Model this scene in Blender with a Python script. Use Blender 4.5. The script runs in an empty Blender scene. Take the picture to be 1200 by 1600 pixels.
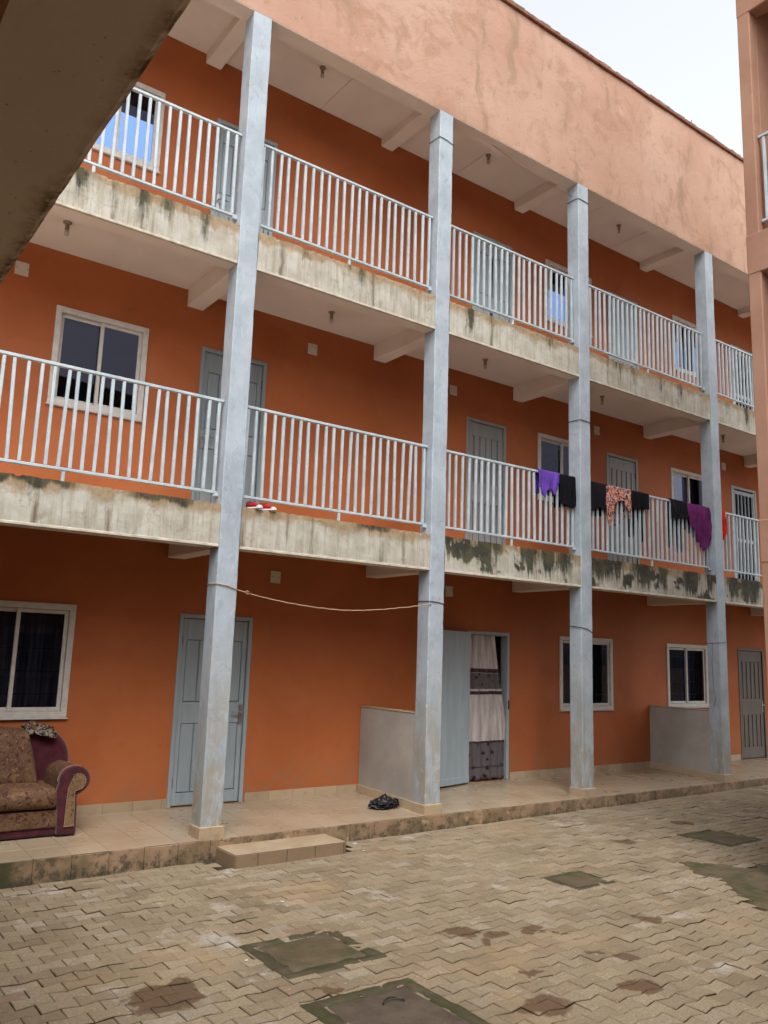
import bpy, bmesh, math, random
import numpy as np
from mathutils import Vector, Matrix, noise as mnoise
random.seed(7)
SC = bpy.context.scene
COL = SC.collection

# ------------------------------------------------------------------ camera
CAM = Vector((-3.4894, -7.5239, 1.7458)); PITCH, YAW, ROLL = .1709, .6307, .0328
fwd = Vector((math.sin(YAW)*math.cos(PITCH), math.cos(YAW)*math.cos(PITCH), math.sin(PITCH)))
rgt = Vector((math.cos(YAW), -math.sin(YAW), 0)); upv = rgt.cross(fwd)
r2 = rgt*math.cos(ROLL)+upv*math.sin(ROLL); u2 = -rgt*math.sin(ROLL)+upv*math.cos(ROLL)
cd = bpy.data.cameras.new('camera'); cam = bpy.data.objects.new('camera', cd); COL.objects.link(cam)
cd.sensor_fit = 'VERTICAL'; cd.sensor_height = 24; cd.lens = 1296.39/1600*24
cd.clip_start = .02; cd.clip_end = 3000
m = Matrix((r2, u2, -fwd)).transposed().to_4x4(); m.translation = CAM
cam.matrix_world = m
SC.camera = cam

# ------------------------------------------------------------------ sky and sun (overcast)
SUN_EL, SUN_AZ = math.radians(58), math.radians(205)       # azimuth clockwise from +Y
w = bpy.data.worlds.new('World'); SC.world = w; w.use_nodes = True
nt = w.node_tree; nt.nodes.clear()
sky = nt.nodes.new('ShaderNodeTexSky'); sky.sky_type = 'NISHITA'; sky.sun_disc = False
sky.sun_elevation = SUN_EL; sky.sun_rotation = SUN_AZ; sky.dust_density = 4; sky.air_density = 1.0
hs = nt.nodes.new('ShaderNodeHueSaturation'); hs.inputs['Saturation'].default_value = .22; hs.inputs['Value'].default_value = 2.1
bg = nt.nodes.new('ShaderNodeBackground'); bg.inputs['Strength'].default_value = .15
wo = nt.nodes.new('ShaderNodeOutputWorld')
nt.links.new(sky.outputs[0], hs.inputs['Color']); nt.links.new(hs.outputs[0], bg.inputs[0]); nt.links.new(bg.outputs[0], wo.inputs[0])
sd = bpy.data.lights.new('sun', 'SUN'); sd.energy = .5; sd.angle = math.radians(40); sd.color = (1, .96, .9)
so = bpy.data.objects.new('sun', sd); COL.objects.link(so)
sdir = Vector((math.sin(SUN_AZ)*math.cos(SUN_EL), math.cos(SUN_AZ)*math.cos(SUN_EL), math.sin(SUN_EL)))
so.rotation_euler = (-sdir).to_track_quat('-Z', 'Y').to_euler(); so.location = (0, -4, 30)
SC.view_settings.view_transform = 'Standard'; SC.view_settings.look = 'None'
SC.view_settings.exposure = .40; SC.view_settings.gamma = 1
SC.cycles.diffuse_bounces = 6

# ------------------------------------------------------------------ material helpers
class NT:
    def __init__(s, name, rough=.7, spec=.3):
        s.m = bpy.data.materials.new(name); s.m.use_nodes = True; s.t = s.m.node_tree
        s.b = s.t.nodes['Principled BSDF']; s.b.inputs['Roughness'].default_value = rough
        s.b.inputs['Specular IOR Level'].default_value = spec
        s.geo = s.t.nodes.new('ShaderNodeNewGeometry'); s.pos = s.geo.outputs['Position']
    def put(s, sock, v):
        if isinstance(v, bpy.types.NodeSocket): s.t.links.new(v, sock)
        elif v is not None:
            if isinstance(v, (tuple, list)) and len(v) == 3 and sock.type == 'RGBA': v = (*v, 1)
            sock.default_value = v
    def math(s, op, a, b=None, c=None, clamp=False):
        n = s.t.nodes.new('ShaderNodeMath'); n.operation = op; n.use_clamp = clamp
        s.put(n.inputs[0], a); s.put(n.inputs[1], b)
        if c is not None: s.put(n.inputs[2], c)
        return n.outputs[0]
    def sep(s, v=None):
        n = s.t.nodes.new('ShaderNodeSeparateXYZ'); s.put(n.inputs[0], v or s.pos); return n.outputs
    def scale(s, sc, v=None, loc=(0, 0, 0), rot=(0, 0, 0)):
        n = s.t.nodes.new('ShaderNodeMapping'); s.put(n.inputs[0], v or s.pos)
        n.inputs['Scale'].default_value = sc; n.inputs['Location'].default_value = loc; n.inputs['Rotation'].default_value = rot
        return n.outputs[0]
    def noise(s, scale, detail=4, rough=.55, v=None, dist=0):
        n = s.t.nodes.new('ShaderNodeTexNoise'); s.put(n.inputs['Vector'], v or s.pos)
        n.inputs['Scale'].default_value = scale; n.inputs['Detail'].default_value = detail
        n.inputs['Roughness'].default_value = rough; n.inputs['Distortion'].default_value = dist
        return n.outputs['Fac']
    def ncol(s, scale, detail=3, v=None):
        n = s.t.nodes.new('ShaderNodeTexNoise'); s.put(n.inputs['Vector'], v or s.pos)
        n.inputs['Scale'].default_value = scale; n.inputs['Detail'].default_value = detail
        return n.outputs['Color']
    def vor(s, scale, v=None, feat='F1', out='Distance'):
        n = s.t.nodes.new('ShaderNodeTexVoronoi'); n.feature = feat; s.put(n.inputs['Vector'], v or s.pos)
        n.inputs['Scale'].default_value = scale; return n.outputs[out]
    def rng(s, v, a, b, c=0., d=1.):
        n = s.t.nodes.new('ShaderNodeMapRange'); s.put(n.inputs[0], v); n.interpolation_type = 'SMOOTHSTEP'
        for i, x in enumerate((a, b, c, d)): n.inputs[i+1].default_value = x
        return n.outputs[0]
    def mix(s, f, a, b, blend='MIX'):
        n = s.t.nodes.new('ShaderNodeMix'); n.data_type = 'RGBA'; n.blend_type = blend
        s.put(n.inputs[0], f); s.put(n.inputs[6], a); s.put(n.inputs[7], b); return n.outputs[2]
    def attr(s, name):
        n = s.t.nodes.new('ShaderNodeAttribute'); n.attribute_name = name; return n.outputs['Fac']
    def objrand(s):
        return s.t.nodes.new('ShaderNodeObjectInfo').outputs['Random']
    def bump(s, h, strength=.3, dist=.01):
        n = s.t.nodes.new('ShaderNodeBump'); n.inputs['Strength'].default_value = strength; n.inputs['Distance'].default_value = dist
        s.put(n.inputs['Height'], h); s.t.links.new(n.outputs[0], s.b.inputs['Normal'])
    def col(s, c): s.put(s.b.inputs['Base Color'], c)
    def rough(s, r): s.put(s.b.inputs['Roughness'], r)
    def vadd(s, a, b, k):
        n = s.t.nodes.new('ShaderNodeVectorMath'); n.operation = 'MULTIPLY_ADD'
        s.put(n.inputs[0], a); n.inputs[1].default_value = (k, k, k); s.put(n.inputs[2], b); return n.outputs[0]

M = {}
# gallery wall paint: deep orange, slightly uneven, dusty towards hand height scuffs
n = NT('orange_wall_paint', .62, .25)
a = n.noise(.9, 5); b = n.noise(9, 4, .6); c = n.mix(n.rng(a, .3, .7), (0.3481, 0.09605, 0.0296), (0.4144, 0.1221, 0.03922))
c = n.mix(n.rng(b, .52, .75, 0, .35), c, (0.2818, 0.0814, 0.0296))
sc = n.noise(26, 3, .7, n.scale((1, 1, .4))); sp = n.rng(sc, .70, .78, 0, .5)
c = n.mix(sp, c, (0.2155, 0.1058, 0.0555))
dr_ = n.noise(7, 5, .65, n.scale((1, 1, .08))); c = n.mix(n.rng(dr_, .60, .74, 0, .28), c, (0.2072, 0.0814, 0.0333))
pa = n.noise(.7, 2, .4, n.scale((1, 1, 1.4), None, (5, 0, 3)), .3); c = n.mix(n.rng(pa, .54, .57, 0, .16), c, (0.4641, 0.1628, 0.0629))
zz = n.sep()[2]; spl = n.math('MULTIPLY', n.rng(zz, .12, .75, 1, 0), n.rng(n.noise(5, 6, .7), .38, .66)); c = n.mix(n.math('MULTIPLY', spl, .55), c, (0.2486, 0.1384, 0.074))
hm = n.math('MULTIPLY', n.rng(n.noise(3.3, 6, .75, None, .8), .60, .70), n.rng(n.noise(17, 4, .7), .45, .62)); c = n.mix(n.math('MULTIPLY', hm, .4), c, (0.1658, 0.08547, 0.0481)); n.col(c)
n.bump(n.noise(60, 4), .12, .004); M['orange'] = n.m
# faded, trowelled stucco of the parapet
n = NT('faded_stucco', .85, .15)
dv = n.vadd(n.ncol(1.3, 4), n.pos, .5)
a = n.noise(.55, 6, .6, dv); b = n.noise(2.6, 6, .65, dv, .6); f = n.noise(11, 5, .7, dv)
c = n.mix(n.rng(a, .32, .68), (0.3784, 0.22, 0.1514), (0.44, 0.286, 0.2112))
c = n.mix(n.rng(b, .50, .68, 0, .8), c, (0.3256, 0.1892, 0.1232))
vs = n.noise(2.2, 5, .6, n.scale((1.2, 1, .22), dv)); c = n.mix(n.rng(vs, .55, .68, 0, .8), c, (0.2728, 0.176, 0.1144))
c = n.mix(n.rng(f, .57, .70, 0, .65), c, (0.2552, 0.1628, 0.11))
c = n.mix(n.rng(n.noise(5.5, 5, .7, dv), .60, .74, 0, .5), c, (0.5544, 0.3784, 0.2816)); n.col(c)
n.bump(n.math('ADD', n.noise(5, 6, .7, dv), n.math('MULTIPLY', n.noise(40, 3), .35)), .5, .02); M['stucco'] = n.m
# wings: smoother salmon paint
n = NT('salmon_wall_paint', .75, .2)
a = n.noise(1.5, 6, .6); c = n.mix(n.rng(a, .3, .7), (0.289, 0.153, 0.102), (0.3485, 0.1997, 0.136))
c = n.mix(n.rng(n.noise(7, 5, .7), .58, .75, 0, .5), c, (0.221, 0.136, 0.0935)); n.col(c)
n.bump(n.noise(25, 5), .2, .008); M['salmon'] = n.m
# white column paint, patchy and dirty near the floor
n = NT('column_paint', .6, .3)
a = n.noise(2.2, 6, .6); b = n.noise(8, 5, .65, n.scale((1, 1, .5))); z = n.sep()[2]
c = n.mix(n.rng(a, .35, .65), (0.3009, 0.3491, 0.3901), (0.376, 0.4303, 0.4772))
c = n.mix(n.rng(b, .55, .72, 0, .55), c, (0.2295, 0.2679, 0.2987))
c = n.mix(n.math('MULTIPLY', n.rng(z, .1, 2.4, .85, 0), n.rng(n.noise(3.5, 5, .7, n.scale((2, 2, .6))), .33, .62)), c, (0.285, 0.2435, 0.1701))
vr = n.vor(2.1, n.vadd(n.ncol(3, 3), n.pos, .25), 'DISTANCE_TO_EDGE')
c = n.mix(n.math('MULTIPLY', n.rng(vr, .0, .007, 1, 0), n.rng(n.noise(1.1), .5, .62, 0, .55)), c, (0.1742, 0.1624, 0.1494))
tw = n.noise(6, 6, .7, n.scale((1.5, 1.5, .8)), 1.2); c = n.mix(n.rng(tw, .54, .66, 0, .45), c, (0.4433, 0.4871, 0.5229)); c = n.mix(n.rng(tw, .44, .36, 0, .35), c, (0.2137, 0.2354, 0.2572))
c = n.mix(n.rng(n.noise(48, 2), .72, .76, 0, .6), c, (0.1583, 0.138, 0.1162)); n.col(c)
n.bump(n.math('ADD', n.noise(14, 6, .6), tw), .35, .008); M['column'] = n.m
# stained fascia: attributes mildew / ochre / streak are painted per vertex
n = NT('stained_fascia', .8, .2)
fine = n.noise(38, 5, .7, n.scale((1, 1, .13))); fine2 = n.noise(16, 5, .7); blot = n.noise(5, 5, .65)
c = n.mix(n.rng(n.noise(3.5, 5), .35, .65), (.355, .335, .275), (.455, .435, .375))
vs = n.noise(10, 5, .65, n.scale((1, 1, .10))); c = n.mix(n.rng(vs, .46, .66, 0, .6), c, (0.2664, 0.2294, 0.1591))
vs2 = n.noise(24, 4, .6, n.scale((1, 1, .06), None, (3, 0, 0))); c = n.mix(n.rng(vs2, .54, .70, 0, .55), c, (0.4588, 0.444, 0.407)); c = n.mix(n.rng(vs2, .46, .32, 0, .45), c, (0.1998, 0.1702, 0.1184))
c = n.mix(n.rng(blot, .56, .70, 0, .5), c, (0.2442, 0.1887, 0.111))
oc = n.math('ADD', n.attr('ochre'), n.math('MULTIPLY_ADD', n.math('SUBTRACT', fine2, .5), .9, n.math('MULTIPLY', n.math('SUBTRACT', blot, .5), 1.9))); c = n.mix(n.rng(oc, .25, .85, 0, .85), c, n.mix(n.rng(fine2, .4, .6), (0.222, 0.1517, 0.0777), (0.3108, 0.222, 0.1221)))
st = n.math('MULTIPLY_ADD', n.math('SUBTRACT', fine, .5), 1.3, n.attr('streak')); c = n.mix(n.rng(st, .22, .95, 0, .85), c, (0.111, 0.0814, 0.04884))
mi = n.math('MULTIPLY_ADD', n.math('SUBTRACT', fine2, .5), .9, n.math('MULTIPLY_ADD', n.math('SUBTRACT', fine, .5), 1.5, n.attr('mildew')))
c = n.mix(n.rng(mi, .05, 1.05, 0, .95), c, n.mix(n.rng(blot, .4, .6), (0.02072, 0.02072, 0.0148), (0.0555, 0.05476, 0.02664)))
vr = n.vor(3.2, n.vadd(n.ncol(4, 3), n.pos, .3), 'DISTANCE_TO_EDGE'); c = n.mix(n.math('MULTIPLY', n.rng(vr, 0, .008, .7, 0), n.rng(n.noise(1.6), .47, .6)), c, (0.1184, 0.0888, 0.0592))
n.col(c); n.bump(n.math('ADD', fine2, n.math('MULTIPLY', vr, .3)), .35, .012); M['fascia'] = n.m
# ceiling
n = NT('ceiling_paint', .8, .2)
c = n.mix(n.rng(n.noise(1.1, 5), .3, .7), (.66, .585, .51), (.74, .665, .59)); c = n.mix(n.rng(n.noise(6, 5, .7), .6, .75, 0, .4), c, (.55, .46, .36)); n.col(c)
n.bump(n.noise(18, 4), .15, .006); M['ceiling'] = n.m
# edge-beam soffit of the near wing with rust and damp creeping in from its edge
n = NT('damp_soffit', .85, .15)
xx = n.sep()[0]; nz = n.noise(4, 6, .75, n.scale((1, .7, 1))); nz2 = n.noise(22, 5, .7)
e = n.math('ADD', n.math('ADD', xx, 3.075), n.math('MULTIPLY', n.math('SUBTRACT', nz, .5), .16))
c = n.mix(n.rng(n.noise(2, 5), .3, .7), (.72, .62, .49), (.78, .68, .54))
c = n.mix(n.math('MULTIPLY', n.rng(e, -.06, .0), n.rng(nz2, .3, .6, .1, .85)), c, (.30, .19, .085))
c = n.mix(n.math('MULTIPLY', n.rng(e, -.022, .012), n.rng(nz2, .38, .6, .25, .9)), c, (.045, .032, .022))
c = n.mix(n.rng(n.noise(70, 2), .70, .74, 0, .5), c, (.12, .09, .06)); n.col(c); n.bump(n.noise(30, 5), .25, .006); M['soffit'] = n.m
# metal railings
n = NT('railing_paint', .42, .45)
c = n.mix(n.rng(n.noise(7, 5), .35, .65), (.35, .42, .455), (.43, .50, .53)); c = n.mix(n.rng(n.noise(38, 4, .7), .60, .70, 0, .65), c, (.24, .17, .11)); c = n.mix(n.rng(n.noise(3, 4, .6), .55, .7, 0, .4), c, (.52, .57, .58)); n.col(c); M['rail'] = n.m
# doors
def door_mat(name, c1, c2):
    n = NT(name, .42, .4); c = n.mix(n.rng(n.noise(3, 5, .6, n.scale((3, 3, .5))), .3, .7), c1, c2)
    c = n.mix(n.rng(n.noise(24, 4, .7), .64, .74, 0, .4), c, (.16, .15, .13)); n.col(c); n.bump(n.noise(40, 3, .5, n.scale((2, 2, .2))), .08, .004); return n.m
M['door'] = door_mat('door_paint', (.19, .225, .24), (.235, .275, .29))
M['door_pale'] = door_mat('pale_door_paint', (.26, .315, .345), (.31, .365, .395))
M['door_shaded'] = door_mat('shaded_brown_grey_door_paint', (.115, .10, .088), (.15, .132, .118))  # brown-grey door; deep shade at the far right is darkened into its colour
M['door_warm'] = door_mat('greyed_door_paint', (.225, .228, .222), (.275, .278, .27))
def plain(name, c, rough=.6, spec=.4, metal=0, var=.25, nscale=12):
    n = NT(name, rough, spec); n.b.inputs['Metallic'].default_value = metal
    d = tuple(x*(1-var) for x in c); n.col(n.mix(n.rng(n.noise(nscale, 5, .6), .3, .7), d, c)); return n.m
M['frame'] = plain('window_frame_enamel', (0.594, 0.567, 0.522), .45, .4, 0, .16)
n = NT('low_wall_paint', .7, .2); c = n.mix(n.rng(n.noise(2, 6, .6), .35, .65), (0.2984, 0.2757, 0.2449), (0.3709, 0.3477, 0.311)); c = n.mix(n.rng(n.noise(16, 5, .75), .58, .7, 0, .5), c, (0.2016, 0.1638, 0.1244)); n.col(c); n.bump(n.noise(20, 5), .2, .006); M['lowwall'] = n.m
M['dark_metal'] = plain('dark_metal', (.07, .065, .06), .4, .5, .6)
M['steel'] = plain('brushed_steel', (.45, .44, .42), .35, .5, .9)
M['brown_holder'] = plain('lamp_holder_bakelite', (.30, .215, .155), .5)
M['bulb'] = plain('frosted_bulb_glass', (.55, .5, .42), .2, .5)
M['plate'] = plain('wall_plate_plastic', (.60, .545, .46), .5, .3, 0, .1)
M['grille'] = plain('window_bars', (.03, .03, .035), .5)
M['concrete'] = plain('bare_concrete', (.36, .34, .31), .9, .2, 0, .45, 6)
M['coping'] = plain('coping_red_oxide', (.26, .105, .06), .8, .2, 0, .35, 9)
M['coping_top'] = plain('coping_mortar', (.26, .25, .235), .9, .15, 0, .5, 14)
M['string'] = plain('twine', (.42, .28, .17), .8)
M['wire'] = plain('black_wire', (.05, .045, .045), .5)
M['drip'] = plain('drip_edge_paint', (.56, .51, .41), .8, .2, 0, .35, 8)
M['inside'] = plain('room_plaster', (.30, .27, .24), .8)
# glass: tinted panes in front of dark rooms; the top-floor windows carry a mirror-blue film
def glass(name, tint, base, k, see):
    n = NT(name); t = n.t
    lw = t.nodes.new('ShaderNodeLayerWeight'); lw.inputs[0].default_value = .35
    gl = t.nodes.new('ShaderNodeBsdfGlossy'); gl.inputs['Roughness'].default_value = .012; gl.inputs['Color'].default_value = (*tint, 1)
    tr = t.nodes.new('ShaderNodeBsdfTransparent'); tr.inputs['Color'].default_value = (*see, 1)
    mx = t.nodes.new('ShaderNodeMixShader'); f = n.math('MULTIPLY_ADD', lw.outputs['Fresnel'], k, base, True)
    t.links.new(f, mx.inputs[0]); t.links.new(tr.outputs[0], mx.inputs[1]); t.links.new(gl.outputs[0], mx.inputs[2])
    bp = t.nodes.new('ShaderNodeBump'); bp.inputs['Strength'].default_value = .05; bp.inputs['Distance'].default_value = .004
    t.links.new(n.noise(2.5, 2), bp.inputs['Height']); t.links.new(bp.outputs[0], gl.inputs['Normal'])
    t.links.new(mx.outputs[0], t.nodes['Material Output'].inputs[0]); return n.m
M['glass'] = glass('tinted_glass', (.50, .50, .66), .03, .16, (.40, .41, .48))
M['glass_blue'] = glass('blue_mirror_glass', (.28, .47, .96), .44, .45, (.15, .17, .25))
# tiles
n = NT('floor_tile_glaze', .32, .5)
r = n.objrand(); c = n.mix(r, (0.289, 0.2227, 0.1513), (0.3272, 0.2592, 0.1785)); c = n.mix(n.rng(n.noise(1.6, 3, .5), .35, .7, 0, .6), c, (0.238, 0.1742, 0.1105))
n.col(c); n.rough(n.rng(n.noise(2.5, 3), .3, .7, .25, .42)); M['tile'] = n.m
n = NT('skirting_tile_glaze', .45, .4)
c = n.mix(n.objrand(), (.34, .255, .165), (.42, .32, .21)); c = n.mix(n.rng(n.noise(9, 6, .7), .5, .7, 0, .6), c, (.25, .17, .10)); n.col(c); M['skirt'] = n.m
n = NT('plinth_tile_stained', .7, .3)
p = n.sep(); big = n.noise(2.2, 6, .65); fi = n.noise(13, 6, .7)
c = n.mix(n.objrand(), (.24, .155, .095), (.34, .23, .145)); c = n.mix(n.rng(big, .42, .62), c, (.18, .125, .07))
c = n.mix(n.rng(fi, .48, .64, 0, .85), c, (.085, .062, .038)); c = n.mix(n.rng(n.noise(6, 5, .7), .60, .72, 0, .65), c, (.46, .32, .20))
left = n.rng(p[0], -1.9, -.9, 1, 0); c = n.mix(n.math('MULTIPLY', left, n.rng(big, .3, .6)), c, (.035, .045, .014))
low = n.rng(p[2], -.19, -.06, 1, 0); c = n.mix(n.math('MULTIPLY', low, n.rng(fi, .35, .6)), c, (.05, .045, .028)); n.col(c); n.bump(fi, .3, .006); M['riser'] = n.m
n = NT('step_tile', .55, .35)
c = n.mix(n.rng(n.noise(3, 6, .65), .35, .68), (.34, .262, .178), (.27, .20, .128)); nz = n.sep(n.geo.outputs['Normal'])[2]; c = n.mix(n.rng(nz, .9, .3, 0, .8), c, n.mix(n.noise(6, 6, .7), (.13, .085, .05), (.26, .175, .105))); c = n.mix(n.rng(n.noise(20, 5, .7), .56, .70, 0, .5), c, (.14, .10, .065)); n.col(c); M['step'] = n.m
M['grout'] = plain('grout', (.17, .135, .095), .9)
# pavers
STAINS = [(.78, -2.78, .15), (.95, -2.93, .13), (.80, -3.0, .08), (1.40, -3.70, .11), (1.25, -3.55, .06), (.62, -3.57, .07), (1.38, -3.15, .05), (-1.42, -2.72, .26), (-1.28, -2.62, .15), (1.25, -3.05, .14), (.35, -4.0, .2), (2.2, -3.3, .12),
          (-.55, -3.15, .12), (1.05, -4.1, .15), (5.8, -1.2, .2), (4.3, -1.5, .2)]
def paver_mat(name, rnd):
    n = NT(name, .88, .2); r = rnd(n); v = n.pos
    r2_ = n.math('FRACT', n.math('MULTIPLY', r, 7.31)); r3_ = n.math('FRACT', n.math('MULTIPLY', r, 17.7))
    c = n.mix(r, (0.1519, 0.1159, 0.072), (0.2576, 0.2041, 0.1344)); c = n.mix(n.rng(r2_, .78, .98, 0, .6), c, (0.1808, 0.1218, 0.08)); c = n.mix(n.rng(r3_, .80, .98, 0, .6), c, (0.3074, 0.2688, 0.212)); c = n.mix(n.rng(n.noise(1.0, 4), .35, .65, 0, .45), c, (0.2848, 0.2335, 0.156))
    g = n.noise(55, 5, .75); c = n.mix(n.rng(g, .42, .62, 0, .55), c, (0.1446, 0.105, 0.068)); c = n.mix(n.rng(n.noise(34, 4, .7), .60, .70, 0, .55), c, (0.452, 0.378, 0.296))
    c = n.mix(n.rng(n.noise(3.2, 6, .7, None, .5), .56, .70, 0, .6), c, (0.1537, 0.1092, 0.068))
    c = n.mix(n.rng(n.noise(1.7, 5, .7, n.scale((1, 1, 1), None, (4, 2, 0))), .60, .72, 0, .6), c, (0.3887, 0.3612, 0.32))
    c = n.mix(n.rng(n.noise(.9, 4, .6, n.scale((1, 1, 1), None, (9, 5, 0))), .55, .7, 0, .45), c, (0.2712, 0.189, 0.104))
    dv = n.vadd(n.ncol(5, 6), n.pos, .34); dv = n.vadd(n.ncol(28, 3), dv, .05); px = n.sep(dv); tot = None
    for (x, y, rad) in STAINS:
        dx = n.math('SUBTRACT', px[0], x+.195); dy = n.math('SUBTRACT', px[1], y+.195)
        d = n.math('SQRT', n.math('ADD', n.math('MULTIPLY', dx, dx), n.math('MULTIPLY', n.math('MULTIPLY', dy, dy), 1.3)))
        k = n.rng(d, rad*.45, rad*1.1, 1, 0); tot = k if tot is None else n.math('MAXIMUM', tot, k)
    c = n.mix(n.math('MULTIPLY', n.rng(n.math('MULTIPLY_ADD', n.math('SUBTRACT', n.noise(20, 5, .7), .5), 1.1, tot), .25, .8), .9), c, n.mix(n.rng(g, .3, .7), (0.0678, 0.0378, 0.0208), (0.1175, 0.0714, 0.04)))
    n.col(c); n.bump(n.math('ADD', g, n.math('MULTIPLY', n.noise(15, 4), 1.2)), .55, .006); return n.m
M['paver'] = paver_mat('paver_concrete', lambda n: n.objrand())
M['paver_far'] = paver_mat('paver_concrete_far', lambda n: n.attr('tint'))
M['joint_soil'] = plain('joint_soil', (.060, .047, .030), 1, .1, 0, .4, 20)
n = NT('soil', .95, .1); n.col(n.mix(n.rng(n.noise(1, 6), .3, .7), (.16, .11, .07), (.23, .165, .105))); M['soil'] = n.m
def moss_mat(name, base1, base2, moss, amt, wet=.7):
    n = NT(name, wet, .35); a = n.noise(4.5, 6, .7, None, .4); f = n.noise(45, 4, .7)
    c = n.mix(n.rng(n.noise(7, 5), .3, .7), base1, base2); c = n.mix(n.rng(a, .62-amt, .80-amt, 0, .85), c, moss)
    c = n.mix(n.rng(f, .55, .72, 0, .6), c, tuple(x*.4 for x in base1)); c = n.mix(n.rng(n.noise(80, 2), .74, .77), c, (.45, .42, .36)); n.col(c)
    n.bump(n.math('ADD', a, f), .5, .012); return n.m
M['cover'] = moss_mat('mossy_concrete', (.068, .050, .026), (.10, .076, .041), (.046, .050, .014), .13)
M['cover_edge'] = moss_mat('mossy_edge', (.046, .037, .019), (.078, .06, .032), (.036, .041, .011), .18)
M['mud_cover'] = moss_mat('muddy_concrete', (.060, .043, .030), (.092, .067, .047), (.04, .042, .016), 0)
M['moss'] = moss_mat('moss_and_mud', (.066, .050, .026), (.10, .077, .042), (.032, .042, .008), .13)
# fabrics
n = NT('maroon_velvet', .85, .2); n.b.inputs['Sheen Weight'].default_value = .3
n.col(n.mix(n.rng(n.noise(12, 4), .3, .7), (.040, .005, .010), (.075, .010, .018))); M['velvet'] = n.m
def floral(name, bg1, bg2, fg, sc, vec=None):
    n = NT(name, .75, .25); dv = n.vadd(n.ncol(sc*.45, 3), n.pos, .22)
    wv = n.noise(sc, 2, .5, dv, 2.2); d = n.math('ABSOLUTE', n.math('SUBTRACT', wv, .5))
    c = n.mix(n.rng(n.noise(5, 4), .3, .7), bg1, bg2); c = n.mix(n.rng(d, .012, .04, .85, 0), c, fg)
    v = n.vor(sc*1.15, dv); c = n.mix(n.rng(v, .16, .30, .9, 0), c, fg)
    c = n.mix(n.rng(n.noise(sc*1.7, 2, .5, dv), .60, .66, 0, .6), c, tuple(min(1, x*1.6) for x in bg2)); n.col(c); n.bump(n.noise(250, 2), .15, .002); return n.m
M['floral'] = floral('brown_floral_upholstery', (.095, .050, .025), (.145, .082, .042), (.045, .010, .010), 13)
M['floral_gold'] = floral('gold_floral_upholstery', (.165, .10, .047), (.215, .137, .07), (.075, .028, .018), 11)
M['stud'] = plain('brass_stud', (.55, .42, .26), .35, .5, .6)
def cloth(name, c, rough=.9):
    n = NT(name, rough, .08)
    n.col(n.mix(n.rng(n.noise(8, 4), .3, .7), tuple(x*.7 for x in c), c)); n.bump(n.noise(300, 2), .2, .002); return n.m
M['c_violet'] = cloth('violet_knit', (.125, .055, .36)); M['c_black'] = cloth('black_cotton', (.008, .0075, .010)); M['c_black2'] = cloth('faded_black_cotton', (.011, .010, .013))
M['c_purple'] = cloth('plum_cloth', (.135, .022, .115)); M['c_red'] = cloth('red_cloth', (.62, .03, .018))
n = NT('floral_print_cloth', .9, .15); v = n.vor(44, None, 'F1', 'Color'); hsv = n.t.nodes.new('ShaderNodeSeparateColor'); n.t.links.new(v, hsv.inputs[0])
c = n.mix(n.rng(hsv.outputs[0], .3, .35), (.60, .36, .33), (.50, .10, .11)); c = n.mix(n.rng(hsv.outputs[1], .62, .66), c, (.03, .03, .04)); c = n.mix(n.rng(hsv.outputs[2], .74, .78), c, (.62, .33, .12)); c = n.mix(n.rng(hsv.outputs[2], .16, .12), c, (.10, .2, .25)); n.col(c); M['c_floral'] = n.m
n = NT('patterned_scarf_cloth', .9, .15); v = n.vor(48, None, 'F1', 'Color'); hsv = n.t.nodes.new('ShaderNodeSeparateColor'); n.t.links.new(v, hsv.inputs[0])
c = n.mix(n.rng(hsv.outputs[0], .5, .55), (.018, .016, .015), (.20, .18, .15)); c = n.mix(n.rng(hsv.outputs[1], .7, .75), c, (.13, .06, .02)); n.col(c); M['c_scarf'] = n.m
n = NT('black_plastic_film', .36, .35); n.col((.008, .008, .011)); n.bump(n.noise(30, 3), .3, .01); M['plastic'] = n.m
n = NT('litter_paper', .8, .2); n.col(n.mix(n.noise(30), (.40, .40, .40), (.55, .54, .53))); M['paper'] = n.m
M['shoe_red'] = cloth('red_canvas', (.34, .02, .035)); M['shoe_white'] = plain('white_rubber', (.68, .64, .62), .5, .4, 0, .15, 30); M['shoe_dark'] = cloth('shoe_lining', (.03, .02, .025))
# curtain: woven bands by height
n = NT('banded_curtain_satin', .38, .35); p = n.sep(); z = p[2]
wv = n.math('ADD', z, n.math('MULTIPLY', n.math('SUBTRACT', n.noise(3, 2), .5), .03))
def band(a, b): return n.math('MULTIPLY', n.rng(wv, a-.004, a+.004), n.rng(wv, b-.004, b+.004, 1, 0))
c = n.mix(n.rng(n.noise(6, 4, .6, n.scale((3, 1, .35))), .35, .65), (.36, .32, .31), (.54, .48, .465))
fl = n.rng(n.vor(9.5, n.vadd(n.ncol(5, 2), n.pos, .12)), .22, .30, 1, 0); dark = n.mix(fl, (.10, .086, .092), (.013, .011, .013))
for a_, b_, cc in [(1.24, 1.289, (.05, .02, .018)), (1.546, 1.604, (.05, .02, .018)), (1.318, 1.541, dark), (-.1, 0.585, dark), (0.571, 0.6, (.035, .02, .02)), (0.236, 0.251, (.03, .02, .02))]: c = n.mix(band(a_, b_), c, cc)
n.col(c); M['curtain'] = n.m
n = NT('sheer_window_curtain', .9, .1); n.col(n.mix(n.rng(n.noise(9, 3, .5, n.scale((3, 1, .1))), .3, .7), (.10, .10, .12), (.24, .24, .28))); M['sheer'] = n.m
n = NT('blue_window_curtain', .9, .1); n.col((.06, .075, .22)); M['sheer_blue'] = n.m

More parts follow.
